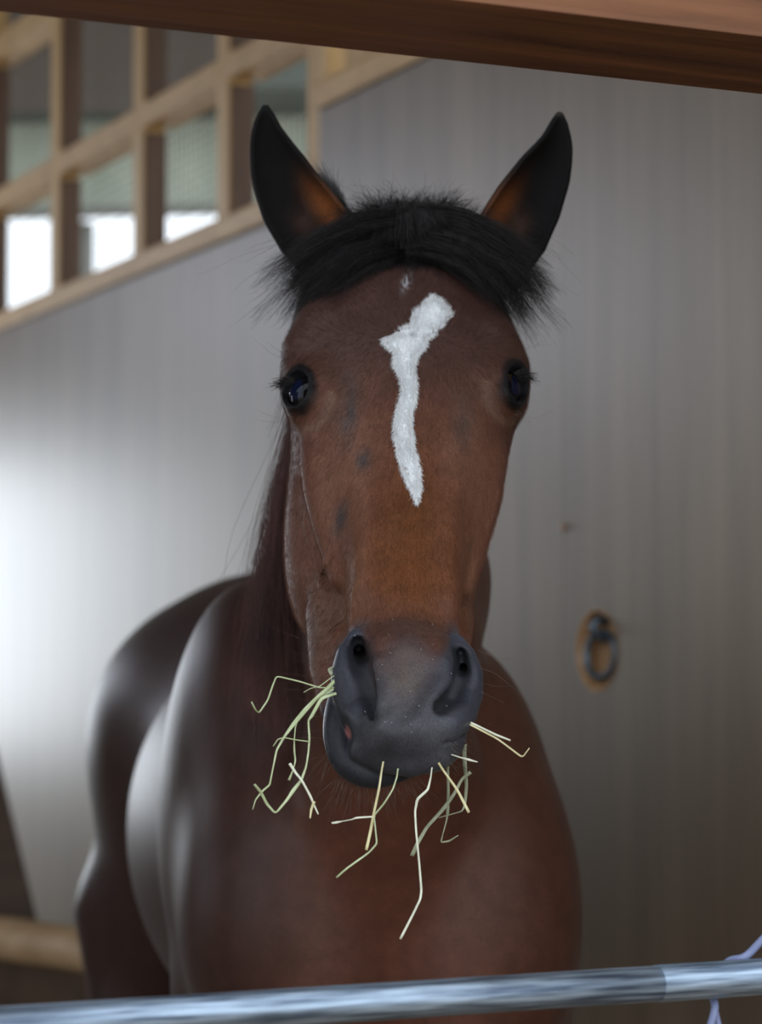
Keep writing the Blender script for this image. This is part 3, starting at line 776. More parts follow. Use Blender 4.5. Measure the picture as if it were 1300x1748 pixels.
for x, y, rx, ry in ((705, 880, 62, 120), (700, 980, 85, 90)): mix((.128, .043, .014), G(x, y, rx, ry) * .95)
mix((.085, .028, .008), G(705, 870, 40, 40) * .5)
mix((.20, .105, .06), (G(600, 1010, 18, 60) + G(795, 1020, 14, 60)) * .4)
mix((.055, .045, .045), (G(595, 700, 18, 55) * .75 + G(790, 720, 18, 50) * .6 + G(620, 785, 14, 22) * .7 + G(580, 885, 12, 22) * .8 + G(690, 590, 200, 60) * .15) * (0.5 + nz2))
mix((.078, .040, .031), G(700, 1070, 70, 44) * .9); mix((.115, .078, .060), hm * sstep(-Nn, .050, .075) * np.exp(-((Tt - .46) / .055) ** 2) * (Ss < 0) * .6)
# muzzle skin
T_mid = st(700, 1108)[1]; T_side = st(604, 1072)[1]
thr = T_mid + (T_side - T_mid) * sstep(np.abs(Ss + .002), .022, .048)
soft = .014 + .022 * (1 - sstep(np.abs(Ss + .002), .022, .048))
mz = sstep((Tt + (nz1 - .5) * .02 + (nz2 - .5) * .008 - thr) / soft, -1, 1) * hm
mz = mz * (1 - sstep(-Nn, .050, .062) * (1 - sstep(Tt, .535, .555)))
grey = np.array([.030, .031, .041])
mix(grey, mz)
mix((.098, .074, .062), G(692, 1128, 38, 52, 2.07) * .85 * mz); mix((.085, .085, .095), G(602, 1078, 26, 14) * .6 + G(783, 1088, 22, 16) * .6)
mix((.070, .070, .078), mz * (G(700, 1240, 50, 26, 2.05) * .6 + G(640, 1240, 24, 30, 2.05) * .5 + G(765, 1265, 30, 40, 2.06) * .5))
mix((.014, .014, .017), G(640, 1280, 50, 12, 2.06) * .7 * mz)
for W_, r_ in ((NOS_L, .010), (NOS_R, .009)): mix((.011, .011, .014), sstep(.004 - chain(HVt, W_, [r_] * len(W_)), 0, .006) * mz * .75)
for W_ in (WING_L, WING_R): mix((.050, .054, .072), sstep(.006 - chain(HVt, W_, [.008] * len(W_)), 0, .006) * mz * .5 * (chain(HVt, NOS_L, [.011] * 5) > .004) * (chain(HVt, NOS_R, [.010] * 4) > .004))
# chin and lower lip: black
low_m = hm * (Tt > .50) * sstep(-Nn, .040, .060)
chin_c = A(muz(625, 1300, 2.11)); dch = np.linalg.norm((HVt - chin_c) * np.array([.8, 1, 1]), axis=1)
mix((.015, .016, .021), sstep(.065 - dch, 0, .02) * (1 - sstep(2.085 - HVt[:, 1], 0, .01)) * hm * .9)
gum = np.linalg.norm(HVt - A(muz(603, 1246, 2.095)), axis=1); mix((.32, .11, .10), sstep(.0095 - gum, 0, .003) * .75)
for c_, r_ in ((HOLE_L, .0085), (HOLE_R, .006)): mix((.005, .0045, .005), sstep(r_ - chain(HVt, c_, [0, 0, 0]), 0, .003))
# dark skin round the eyes
for (c, g_, l, b) in EYES:
    q = HVt - c; w = np.sqrt(((q @ l + .002) / .0285) ** 2 + ((q @ b) / .0208) ** 2)
    mix((.006, .0055, .007), (1 - sstep(w + (nz2 - .5) * .12, .95, 1.18)) * (q @ g_ > -.01) * (np.linalg.norm(q, axis=1) < .05))
    mix((.20, .13, .09), np.exp(-((w - 1.45) / .16) ** 2) * (q @ l > .018) * .35 * (np.linalg.norm(q, axis=1) < .06))
# black scalp hair under the forelock
sk = Tt - (0.062 + 0.25 * np.maximum(np.abs(Ss - .0) - .055, 0)) + (nz1 - .5) * .02 - np.where(np.abs(Ss) < .02, .0, 0)
mix((.010, .008, .009), (1 - sstep(sk, -.004, .012)) * hm)
# ears
for E in EARS:
    e_, w_, d_, r_, ov, L_ = ear_local(HVt, E)
    near = (np.sqrt(w_ ** 2 + d_ ** 2) < r_ * 1.5 + .004) & (ov < .02) & (ov > -.01)
    earm = near * sstep(e_ / L_, .10, .22)
    mix((.0045, .004, .0045), earm)
    sg = 1 if E is EARS[0] else -1
    inner = np.exp(-((w_ * sg / r_ - .62) / .33) ** 2) * np.exp(-((e_ / L_ - .33) / .17) ** 2)
    rough_ear = earm.copy(); mix((.20, .065, .020), earm * inner * 1.0)
    mix((.08, .035, .022), earm * np.exp(-((w_ * sg / r_ + .1) / .3) ** 2) * np.exp(-((e_ / L_ - .30) / .10) ** 2) * .5)
# blaze
rag = (vnoise(Ss * 420, Tt * 160, Nn * 100, 5) - .5) * .0064 + (vnoise(Ss * 900, Tt * 300, Nn * 100, 6) - .5) * .0034
sdb = poly_sd(Ss, Tt, BL) + rag
bz = (1 - sstep(sdb, -.0012, .0012)) * hm * (Nn > -.03) * (Tt < .45)
mix((.80, .83, .86), bz)
s_, t_ = st(705, 571); mix((.30, .32, .35), np.exp(-(((Ss - s_) / .004) ** 2 + ((Tt - t_) / .004) ** 2)) * .8)
s_, t_ = st(693, 482); mix((.45, .45, .48), np.exp(-(((Ss - s_ + (Tt - t_) * .2) / .0035) ** 2 + ((Tt - t_) / .012) ** 2)) * sstep(vnoise(Ss * 600, Tt * 250, Nn * 10, 9), .35, .6))
# body: darker back and flank, black legs
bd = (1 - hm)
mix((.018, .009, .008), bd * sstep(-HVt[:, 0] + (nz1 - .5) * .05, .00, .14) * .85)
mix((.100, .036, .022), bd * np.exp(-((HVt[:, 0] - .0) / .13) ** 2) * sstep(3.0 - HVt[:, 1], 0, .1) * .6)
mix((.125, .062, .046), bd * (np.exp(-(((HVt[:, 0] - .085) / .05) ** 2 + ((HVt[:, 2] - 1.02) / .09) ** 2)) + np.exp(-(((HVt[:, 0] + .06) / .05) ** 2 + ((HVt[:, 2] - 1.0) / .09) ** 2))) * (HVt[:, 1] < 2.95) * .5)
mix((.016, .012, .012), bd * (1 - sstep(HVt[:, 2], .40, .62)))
col = np.clip(col, 0.002, 1)

M_coat = new_mat('coat', (.1, .04, .02), 0.46, spec=0.18)
rough_v = .50 * hm + .42 * (1 - hm); rough_v = rough_v + .3 * (col.max(1) < .03) * hm * (Tt < .1); rough_v = rough_v * (1 - mz) + .40 * mz
b_ = M_coat.node_tree.nodes['Principled BSDF']
at = nd(M_coat, 'ShaderNodeAttribute'); at.attribute_name = 'coat'
tc = nd(M_coat, 'ShaderNodeTexCoord'); mp = nd(M_coat, 'ShaderNodeMapping'); mp.inputs['Scale'].default_value = (1100, 700, 420)
nz = nd(M_coat, 'ShaderNodeTexNoise'); nz.inputs['Scale'].default_value = 1; nz.inputs['Detail'].default_value = 3
nb = nd(M_coat, 'ShaderNodeTexNoise'); nb.inputs['Scale'].default_value = 45; nb.inputs['Detail'].default_value = 5
mr = nd(M_coat, 'ShaderNodeMapRange'); mr.inputs['From Min'].default_value = .3; mr.inputs['From Max'].default_value = .7; mr.inputs['To Min'].default_value = .72; mr.inputs['To Max'].default_value = 1.28
mr2 = nd(M_coat, 'ShaderNodeMapRange'); mr2.inputs['From Min'].default_value = .3; mr2.inputs['From Max'].default_value = .7; mr2.inputs['To Min'].default_value = .84; mr2.inputs['To Max'].default_value = 1.16
mu = nd(M_coat, 'ShaderNodeMath', operation='MULTIPLY'); sc_ = nd(M_coat, 'ShaderNodeVectorMath', operation='SCALE')
bp = nd(M_coat, 'ShaderNodeBump'); bp.inputs['Strength'].default_value = .35; bp.inputs['Distance'].default_value = .0006
ln(M_coat, tc.outputs['Object'], mp.inputs[0]); ln(M_coat, mp.outputs[0], nz.inputs['Vector']); ln(M_coat, tc.outputs['Object'], nb.inputs['Vector'])
ln(M_coat, nz.outputs['Fac'], mr.inputs[0]); ln(M_coat, nb.outputs['Fac'], mr2.inputs[0]); ln(M_coat, mr.outputs[0], mu.inputs[0]); ln(M_coat, mr2.outputs[0], mu.inputs[1])
ln(M_coat, at.outputs['Color'], sc_.inputs[0]); ln(M_coat, mu.outputs[0], sc_.inputs['Scale']); ln(M_coat, sc_.outputs[0], b_.inputs['Base Color'])
ln(M_coat, nz.outputs['Fac'], bp.inputs['Height']); ln(M_coat, bp.outputs[0], b_.inputs['Normal'])
at2 = nd(M_coat, 'ShaderNodeAttribute'); at2.attribute_name = 'gloss'; ln(M_coat, at2.outputs['Fac'], b_.inputs['Roughness'])
b_.inputs['Sheen Weight'].default_value = .04; b_.inputs['Sheen Roughness'].default_value = .4

horse = prop(empty('horse', (-0.05, 3.4, 0)), 'bay horse with a white blaze looking out over the steel rail, hay in its mouth', 'horse')

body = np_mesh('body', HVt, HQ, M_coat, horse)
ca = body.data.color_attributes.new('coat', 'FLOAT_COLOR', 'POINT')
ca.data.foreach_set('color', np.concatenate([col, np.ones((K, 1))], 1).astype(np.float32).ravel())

fa = body.data.attributes.new('gloss', 'FLOAT', 'POINT'); fa.data.foreach_set('value', rough_v.astype(np.float32))

# ------------------------------------------------------------------ eyes
M_eye = new_mat('eye', (0.004, 0.0035, 0.004), 0.03, spec=0.16)
M_eye.node_tree.nodes['Principled BSDF'].inputs['Coat Weight'].default_value = 0.0
M_eye.node_tree.nodes['Principled BSDF'].inputs['Coat Roughness'].default_value = 0.01
M_pupil = new_mat('pupil', (0.004, 0.006, 0.020), 0.04, spec=0.18)
M_rim = new_mat('wet_rim', (0.22, 0.15, 0.12), 0.15, spec=0.7)
def dome(c, ax, r, n=48, m=24, name='eyeball', mat=None, parent=None, u=None, amax=math.pi, sq=(1, 1)):
    c = Vector(c); ax = Vector(ax); u = Vector(u).normalized(); w = ax.cross(u)
    V = [c + ax * r]; F = []
    for i in range(1, m + 1):
        for k in range(n):
            b = 2 * math.pi * k / n; a = amax * i / m / math.hypot(math.cos(b) / sq[0], math.sin(b) / sq[1])
            V.append(c + ax * r * math.cos(a) + (u * math.cos(b) + w * math.sin(b)) * r * math.sin(a))
    for k in range(n): F.append((0, 1 + k, 1 + (k + 1) % n))
    for i in range(m - 1):
        a = 1 + i * n
        for k in range(n): F.append((a + k, a + n + k, a + n + (k + 1) % n, a + (k + 1) % n))
    return mesh_obj(name, V, F, mat, parent)
for (c, g_, l, b) in EYES:
    eb = dome(c, g_, EYE_R, mat=M_eye, parent=body, u=l, amax=math.pi * .999, name='eye')
    prop(eb, 'glossy black eye')
    dome(c, g_, EYE_R + .00025, mat=M_pupil, parent=eb, u=l, amax=1.0, sq=(.62, .40), name='pupil', m=10)

# ------------------------------------------------------------------ hair
def strands_mesh(name, S3, r0, r1, mat, parent, power=1.0):
    """S3: (n, k, 3) strand points -> thin three-sided tapering hairs in one mesh"""
    n, k, _ = S3.shape
    T = np.gradient(S3, axis=1); T /= np.linalg.norm(T, axis=2, keepdims=True) + 1e-12
    ref = np.array([0.13, 0.97, 0.2]); U = np.cross(T, ref); U /= np.linalg.norm(U, axis=2, keepdims=True) + 1e-12; Wv = np.cross(T, U)
    tt = np.linspace(0, 1, k) ** power; rad = (r0 * (1 - tt) + r1 * tt)[None, :, None]
    if hasattr(rad, 'shape') and isinstance(r0, np.ndarray): rad = (r0[:, None] * (1 - tt)[None] + r1 * tt[None])[:, :, None]
    ring_ = [S3 + (U * math.cos(a) + Wv * math.sin(a)) * rad for a in (0, 2.0944, 4.18879)]
    V = np.stack(ring_, 2).reshape(-1, 3)
    base = (np.arange(n) * k)[:, None, None] * 3 + (np.arange(k - 1) * 3)[None, :, None]
    q = []
    for a in range(3):
        b = (a + 1) % 3; q.append(np.stack([base + a, base + b, base + b + 3, base + a + 3], -1).reshape(-1, 4))
    return np_mesh(name, V, np.concatenate(q), mat, parent)
def resample(paths, k):
    """(n, m, 3) control points -> (n, k, 3) Catmull-Rom"""
    n, m, _ = paths.shape; u = np.linspace(0, m - 1, k); i = np.minimum(u.astype(int), m - 2); f = (u - i)[None, :, None]
    p0 = paths[:, np.maximum(i - 1, 0)]; p1 = paths[:, i]; p2 = paths[:, i + 1]; p3 = paths[:, np.minimum(i + 2, m - 1)]
    return 0.5 * ((2 * p1) + (p2 - p0) * f + (2 * p0 - 5 * p1 + 4 * p2 - p3) * f ** 2 + (3 * p1 - p0 - 3 * p2 + p3) * f ** 3)
def hair_mat(name, c0, c1, rough=.4, spec=.5, scale=60):
    m = new_mat(name, c0, rough, spec=spec); tc = nd(m, 'ShaderNodeTexCoord'); n_ = nd(m, 'ShaderNodeTexNoise'); n_.inputs['Scale'].default_value = scale
    cr = nd(m, 'ShaderNodeValToRGB'); cr.color_ramp.elements[0].position = .35; cr.color_ramp.elements[1].position = .65
    cr.color_ramp.elements[0].color = (*c0, 1); cr.color_ramp.elements[1].color = (*c1, 1)
    ln(m, tc.outputs['Object'], n_.inputs['Vector']); ln(m, n_.outputs['Fac'], cr.inputs[0]); ln(m, cr.outputs[0], m.node_tree.nodes['Principled BSDF'].inputs['Base Color']); return m
M_black = hair_mat('black_hair', (.005, .0045, .005), (.018, .015, .016), .36, .35, 140)
M_mane = hair_mat('mane_hair', (.034, .017, .016), (.125, .056, .050), .5, .25, scale=12)
M_bristle = hair_mat('pale_bristle', (.20, .22, .25), (.30, .32, .35), .5)
M_white = hair_mat('white_hair', (.78, .80, .82), (.88, .90, .92), .5)
M_whisk = hair_mat('whisker_hair', (.05, .035, .03), (.16, .12, .10), .35, scale=150)

def guide_pts(pts, offs, dflt):
    xs = [q[0] for q in pts]; ys = [q[1] for q in pts]; Y = trace(head_base, xs, ys, Y1=2.75); last = dflt; out = []
    for x, y, d, o_ in zip(xs, ys, Y, offs):
        if np.isnan(d) or d > 2.50: d = last
        last = d if d < 2.46 else last
        out.append(A(P(x, y, d + o_)))
    return np.array(out)
def fan(guides, n, k, jit, seed, clump=26, curl=.0015, spread=1.0):
    """hairs between neighbouring guides, drawn together in locks"""
    r = np.random.default_rng(seed); Gd = np.array(guides); m = len(Gd)
    nl = max(4, n // clump); lu = np.sort(r.random(nl)) * (m - 1); lj = r.normal(0, 1, (nl, 3)) * .0035 * spread; ll = r.uniform(.90 - .22 * spread, 1.06, nl)
    lock = r.integers(0, nl, n); u = np.clip(lu[lock] + r.normal(0, .10, n), 0, m - 1.001); i = u.astype(int); f = (u - i)[:, None, None]
    base = Gd[i] * (1 - f) + Gd[i + 1] * f
    lc = lu[lock]; li = np.minimum(lc.astype(int), m - 2); lf = (lc - li)[:, None, None]; centre = Gd[li] * (1 - lf) + Gd[li + 1] * lf
    pts = resample(base, k); cen = resample(centre, k)
    tt = np.linspace(0, 1, k)[None, :, None]
    pts = pts * (1 - .65 * tt ** 1.5) + cen * (.65 * tt ** 1.5)
    pts += lj[lock][:, None, :] * (.3 + tt * 2.0) + r.normal(0, jit, (n, 1, 3)) * (.5 + tt * 1.2)
    ph = r.random((n, 1, 3)) * 6.28; fr = r.uniform(2, 6, (n, 1, 1)); pts += np.sin(ph + fr * tt * 3) * curl * tt
    fl = r.random((n, 1, 1)) < .10; pts += np.where(fl, r.normal(0, .012 * spread, (n, 1, 3)) * tt ** 1.5, 0)
    # shorten some locks
    sc_ = (ll[lock] * r.uniform(.85, 1.05, n))[:, None]; u2 = np.clip(np.linspace(0, 1, k)[None] * sc_, 0, 1) * (k - 1); a = np.minimum(u2.astype(int), k - 2); g = (u2 - a)[..., None]
    rows = np.arange(n)[:, None]; return pts[rows, a] * (1 - g) + pts[rows, a + 1] * g
o5 = (.000, -.006, -.010, -.012, -.010)
FL = [guide_pts(g, o5, 2.40) for g in (
    [(700, 436), (662, 446), (618, 462), (572, 490), (536, 520)],
    [(704, 420), (650, 428), (592, 452), (545, 490), (506, 534)],
    [(708, 400), (640, 406), (582, 434), (530, 472), (488, 524)],
    [(706, 380), (630, 388), (568, 416), (514, 456), (474, 502)],
    [(700, 360), (622, 368), (562, 400), (508, 440), (466, 476)])]
FR_ = [guide_pts(g, o5, 2.40) for g in (
    [(680, 436), (726, 440), (776, 458), (820, 490), (856, 528)],
    [(682, 420), (740, 426), (796, 450), (844, 488), (884, 540)],
    [(684, 398), (756, 406), (812, 434), (862, 476), (906, 542)],
    [(692, 376), (768, 388), (824, 418), (876, 460), (924, 518)],
    [(700, 356), (778, 368), (834, 402), (886, 444), (934, 494)])]
FC = [guide_pts(g, (.0, -.006, -.009, -.008), 2.40) for g in (
    [(655, 352), (650, 385), (640, 420), (628, 446)], [(675, 350), (676, 385), (678, 415), (682, 440)], [(690, 350), (692, 390), (694, 420), (692, 452)], [(712, 350), (722, 385), (738, 420), (756, 462)], [(735, 352), (752, 385), (770, 420), (786, 462)])]
hs = np.concatenate([fan(FL, 5600, 14, .0024, 3, clump=34, curl=.003, spread=1.6), fan(FR_, 5600, 14, .0024, 4, clump=34, curl=.003, spread=1.6), fan(FC, 2600, 14, .0022, 6, clump=30, curl=.002, spread=1.2)])
# short upright tuft at the poll and the fuzzy wisps beside the left ear
r = np.random.default_rng(11)
n = 900; rx = r.uniform(628, 772, n); ry = r.uniform(352, 400, n); Yr = trace(head_base, rx, ry); Yr = np.where(np.isnan(Yr) | (Yr > 2.5), 2.425, Yr)
root = np.array([A(P(a, b, c)) for a, b, c in zip(rx, ry, Yr)])
tip = root + np.stack([(rx - 700) / 1700 * .45 + r.normal(0, .008, n), r.normal(-.004, .01, n), np.abs(r.normal(.010, .009, n)) + .004], 1)
mid = (root + tip) / 2 + np.array([0, 0, .004]) + r.normal(0, .003, (n, 3))
tuft = resample(np.stack([root, mid, tip], 1), 14)
n = 420; u = r.random(n); rx = 592 + r.normal(0, 9, n); ry = 378 + r.normal(0, 9, n)
root = np.array([A(P(a, b, 2.46)) for a, b in zip(rx, ry)])
m1 = np.array([A(P(580 - 8 * q + r.normal(0, 5), 345 + r.normal(0, 9), 2.455)) for q in u]); t1 = np.array([A(P(562 - 42 * q ** 1.5 + r.normal(0, 12), 318 - 34 * q + r.normal(0, 13), 2.455)) for q in u])
wisp = resample(np.stack([root, m1, t1], 1), 14)
tn = np.array([(595 + q * 215, 372 - 26 * math.sin(q * 3.14)) for q in r.random(1200)]); rt = np.array([A(P(x, y + 14, 2.44)) for x, y in tn])
ed = rt + np.stack([(tn[:, 0] - 700) / 1700 * .12 + r.normal(0, .012, 1200), r.normal(0, .006, 1200), r.normal(.012, .006, 1200)], 1)
top = resample(np.stack([rt, (rt + ed) / 2 + np.array([0, 0, .003]), ed], 1), 14)
fo = strands_mesh('forelock', np.concatenate([hs, tuft, wisp, top]), .00021, .00006, M_black, horse); prop(fo, 'black forelock parted to both sides')

# mane falling on the left of the neck
r = np.random.default_rng(21); gs = []
for q in np.linspace(0, 1, 9):
    y = 2.56 + .56 * q; zt = 1.795 - .27 * q ** 1.15; xo = -.095 - .030 * q
    gs.append([(-.005 - .015 * q, y, zt), (-.055 - .03 * q, y - .01, zt - .015), (xo + .022, y - .02, zt - .12), (xo, y - .03, zt - .22), (xo - .010 - .02 * q, y - .035, zt - .32), (xo - .006 - .03 * q, y - .03, zt - .42 - .05 * q)])
mh_ = fan([np.array(g) for g in gs], 8000, 16, .006, 8, clump=40, curl=.006, spread=2.2)
mn = strands_mesh('mane', mh_, .00040, .00012, M_mane, horse); prop(mn, 'long dark mane lying on the left of the neck')

# lashes, eye hairs, whiskers
LS = []
r = np.random.default_rng(5)
for i, (c, g_, l, b) in enumerate(EYES):
    LS = []
    sgn = 1 if i == 0 else -1
    out = -1 if i == 0 else 1
    for _ in range(120):
        f = r.uniform(-1, .15); ang = f
        base = c + g_ * (EYE_R * .93) - l * (.020 * math.cos(ang * 1.1)) + b * 0
        side = np.array([out, -.1, .0]); up = np.array([0, 0, 1.0])
        root = c + np.array([out * .0225, -.006, .0125]) + np.array([-out * .006, -.004, .004]) * r.uniform(-.3, 1) + r.normal(0, .0012, 3)
        tip = root + np.array([out * r.uniform(.009, .018), -.005 * r.random(), r.uniform(-.0065, .0045)])
        mid = (root + tip) / 2 + np.array([0, 0, .0015]); LS.append([root, mid, tip])
    ls = strands_mesh('eyelashes', resample(np.array(LS), 7), .00028, .00006, M_black, horse)
WK = []; FO = []
def whisk(root, tip, sag): root, tip = A(root), A(tip); WK.append([root, root * .65 + tip * .35 + np.array([0, 0, sag]), root * .3 + tip * .7 + np.array([0, 0, sag * .6]), tip])
for (x0, y0, x1, y1, s_) in ((560, 1094, 458, 1069, -.004), (565, 1122, 490, 1108, -.004), (572, 1152, 472, 1148, -.002), (572, 1180, 482, 1176, 0), (556, 1225, 490, 1230, .002), (552, 1262, 488, 1262, .002),
        (551, 1290, 498, 1318, .002), (553, 1246, 500, 1250, 0), (818, 1140, 893, 1190, .004), (815, 1110, 898, 1130, -.002), (820, 1165, 896, 1168, -.003), (819, 1180, 860, 1200, 0), (815, 1230, 850, 1240, 0), (560, 1205, 505, 1190, 0),
        (488, 612, 430, 575, -.004), (492, 600, 455, 582, -.004), (503, 712, 432, 716, -.004), (504, 708, 440, 700, -.006), (880, 700, 960, 690, -.010), (878, 705, 925, 745, .004), (878, 708, 905, 730, .002), (893, 598, 940, 590, .003), (890, 604, 925, 588, .002)):
    Yd = 2.10 if y0 > 1000 else 2.30
    whisk(P(x0, y0, Yd), P(x1, y1, Yd + r.uniform(-.03, .02)), s_)
for _ in range(150):
    x0 = r.uniform(555, 705); y0 = 1312 + 22 * math.sin(np.clip((x0 - 550) / 160, 0, 1) * 3.14) - (30 if x0 < 575 else 0); L_ = abs(r.normal(34, 14)) + 8
    a = math.radians(90 + (630 - x0) * .45 + r.normal(0, 12))
    whisk(P(x0, y0, 2.105), P(x0 + L_ * math.cos(a), y0 + L_ * math.sin(a), 2.10 + r.normal(0, .012)), r.normal(0, .001))
for _ in range(70):
    x0 = r.uniform(745, 800); y0 = r.uniform(1255, 1310); L_ = r.uniform(8, 26); a = math.radians(r.uniform(10, 60)); q = on(x0, y0, .001)
    whisk(q, P(x0 + L_ * math.cos(a), y0 + L_ * math.sin(a), q[1] - .006), 0)
for x0, y0 in ((605, 1085), (670, 1058), (738, 1066), (663, 1084), (738, 1100), (718, 1109), (666, 1115), (738, 1126), (652, 1135), (692, 1224), (701, 1237), (668, 1234), (702, 1250), (657, 1233), (623, 1215), (645, 1160), (700, 1180), (715, 1205), (770, 1150), (762, 1205)):
    q = on(x0, y0, -.0012, fn=head_sdf); FO.append([A(q + Vector((-.0004, 0, .0004))), A(q + Vector((.0001, -.0005, 0))), A(q + Vector((.0006, 0, -.0005)))])
prop(strands_mesh('muzzle_bristles', resample(np.array(FO), 4), .00038, .0002, M_bristle, horse), kind='stuff')
wk = strands_mesh('whiskers', resample(np.array(WK), 9), .00013, .00005, M_whisk, horse); prop(wk, kind='stuff')
# white hairs along the edge of the blaze
r = np.random.default_rng(31); BLp = np.array(BLAZE, float); WH = []
n = len(BLp); cen = BLp.mean(0); qs = []; dirs = []
for i in range(n):
    a, b2 = BLp[i], BLp[(i + 1) % n]; e = b2 - a; L_ = np.linalg.norm(e); nrm = np.array([e[1], -e[0]]) / L_
    for _ in range(int(L_ * 5)):
        f = r.random(); q = a + e * f - nrm * r.uniform(-2, 4); yb = (q[1] - 565)
        flow = np.array([(q[0] - 700) * .02 + r.normal(0, .25), -1.0 if yb < 0 else 1.0]) * .9 + nrm * r.uniform(0, .9)
        qs.append(q); dirs.append(flow / np.linalg.norm(flow) * r.uniform(5, 11))
for _ in range(5000):
    i = r.integers(0, n); q = BLp[i] + (BLp[(i + 1) % n] - BLp[i]) * r.random(); c2 = BLp[r.integers(0, n)]
    q = q + r.normal(0, 6, 2)
    qs.append(q); yb = q[1] - 565; flow = np.array([r.normal(0, .25), -1.0 if yb < 0 else 1.0]); dirs.append(flow * r.uniform(5, 10))
qs = np.array(qs); dirs = np.array(dirs)
sd_ = np.array([st for st in poly_sd(qs[:, 0], qs[:, 1], BLp)]); kp = sd_ < 2.5; qs, dirs = qs[kp], dirs[kp]
def many(px, py, off):
    Y = trace(head_base, px, py) + off; u = (px - 650) / FPX; v = (874 - py) / FPX; dy = CP - v * SP; dz = SP + v * CP
    return np.stack([u * Y / dy, Y, CAM_Z + dz * Y / dy], 1)
p0 = many(qs[:, 0], qs[:, 1], .0004); p1 = many(qs[:, 0] + dirs[:, 0] * .5, qs[:, 1] + dirs[:, 1] * .5, -.0008); p2 = many(qs[:, 0] + dirs[:, 0], qs[:, 1] + dirs[:, 1], -.0009)
strands_mesh('blaze_hair', np.stack([p0, p1, p2], 1), .00022, .00006, M_white, horse)

# the short coat itself: fine hairs lying down the face, coloured like the skin they grow from

nrmv = np.zeros(K * 3, np.float32); body.data.vertex_normals.foreach_get('vector', nrmv); nrmv = nrmv.reshape(-1, 3).astype(float)
toc = np.array([0, 0, CAM_Z]) - HVt; toc /= np.linalg.norm(toc, axis=1, keepdims=True)
eyed = np.min([np.linalg.norm(HVt - (c + g_ * .02), axis=1) for (c, g_, l, b) in EYES], axis=0)
eare = np.max([(np.sqrt(ear_local(HVt, E)[1] ** 2 + ear_local(HVt, E)[2] ** 2) < ear_local(HVt, E)[3] * 1.4) & (ear_local(HVt, E)[0] > .03) for E in EARS], axis=0)
cand = np.nonzero((hm > 0) & ((nrmv * toc).sum(1) > -.25) & (Tt > .02) & (mz < .6) & (eyed > .021) & (HVt[:, 1] < 2.50) & ~eare)[0]
pick = r.choice(cand, NFUR, replace=True)
root = HVt[pick] + r.normal(0, HV * .45, (NFUR, 3)); N_ = nrmv[pick]
ws, wt = st(705, 571)
fs = (Ss[pick] - ws); ft = (Tt[pick] - wt)
down = sstep(ft, -.02, .02)
flow = Hs[None] * (np.sign(fs) * np.minimum(np.abs(fs) * 9, .9) * (1 - .6 * sstep(ft, .05, .2)))[:, None] + Ha[None] * (down * 2 - 1)[:, None] + Hn[None] * (-.3 * np.minimum(np.abs(fs) * 8, 1))[:, None]
flow += r.normal(0, .11, (NFUR, 3)); flow -= N_ * (flow * N_).sum(1, keepdims=True); flow /= np.linalg.norm(flow, axis=1, keepdims=True) + 1e-9
Lf = r.uniform(.0035, .0075, NFUR)[:, None] * (1 - .55 * mz[pick])[:, None]
q0 = root - N_ * .0004; q1 = root + flow * Lf * .5 + N_ * Lf * .09; q2 = root + flow * Lf + N_ * Lf * .10
M_fur = new_mat('coat_hair', (.1, .04, .02), 0.55, spec=0.22)
af = nd(M_fur, 'ShaderNodeAttribute'); af.attribute_name = 'coat'; ln(M_fur, af.outputs['Color'], M_fur.node_tree.nodes['Principled BSDF'].inputs['Base Color'])
fur = strands_mesh('short_coat', np.stack([q0, q1, q2], 1), .000085, .00003, M_fur, horse); prop(fur, kind='stuff')
fc = np.clip(col[pick] * r.uniform(.80, 1.35, (NFUR, 1)), 0, .9); fc = np.repeat(fc, 9, axis=0)
ca = fur.data.color_attributes.new('coat', 'FLOAT_COLOR', 'POINT'); ca.data.foreach_set('color', np.concatenate([fc, np.ones((len(fc), 1))], 1).astype(np.float32).ravel())

# tail hanging behind the horse
tl = []
r = np.random.default_rng(41)
for _ in range(900):
    a = r.uniform(0, 6.28); q = r.random() ** .5
    tl.append([(-.29 + .02 * math.cos(a) * q, 4.63 + .02 * math.sin(a) * q, 1.36), (-.30 + .035 * math.cos(a) * q, 4.73 + .03 * math.sin(a) * q, 1.20), (-.30 + .06 * math.cos(a) * q, 4.73 + .05 * math.sin(a) * q, .8), (-.30 + .045 * math.cos(a) * q, 4.72 + .04 * math.sin(a) * q, r.uniform(.45, .6))])
strands_mesh('tail', resample(np.array(tl, float), 10), .0010, .0004, M_mane, horse)

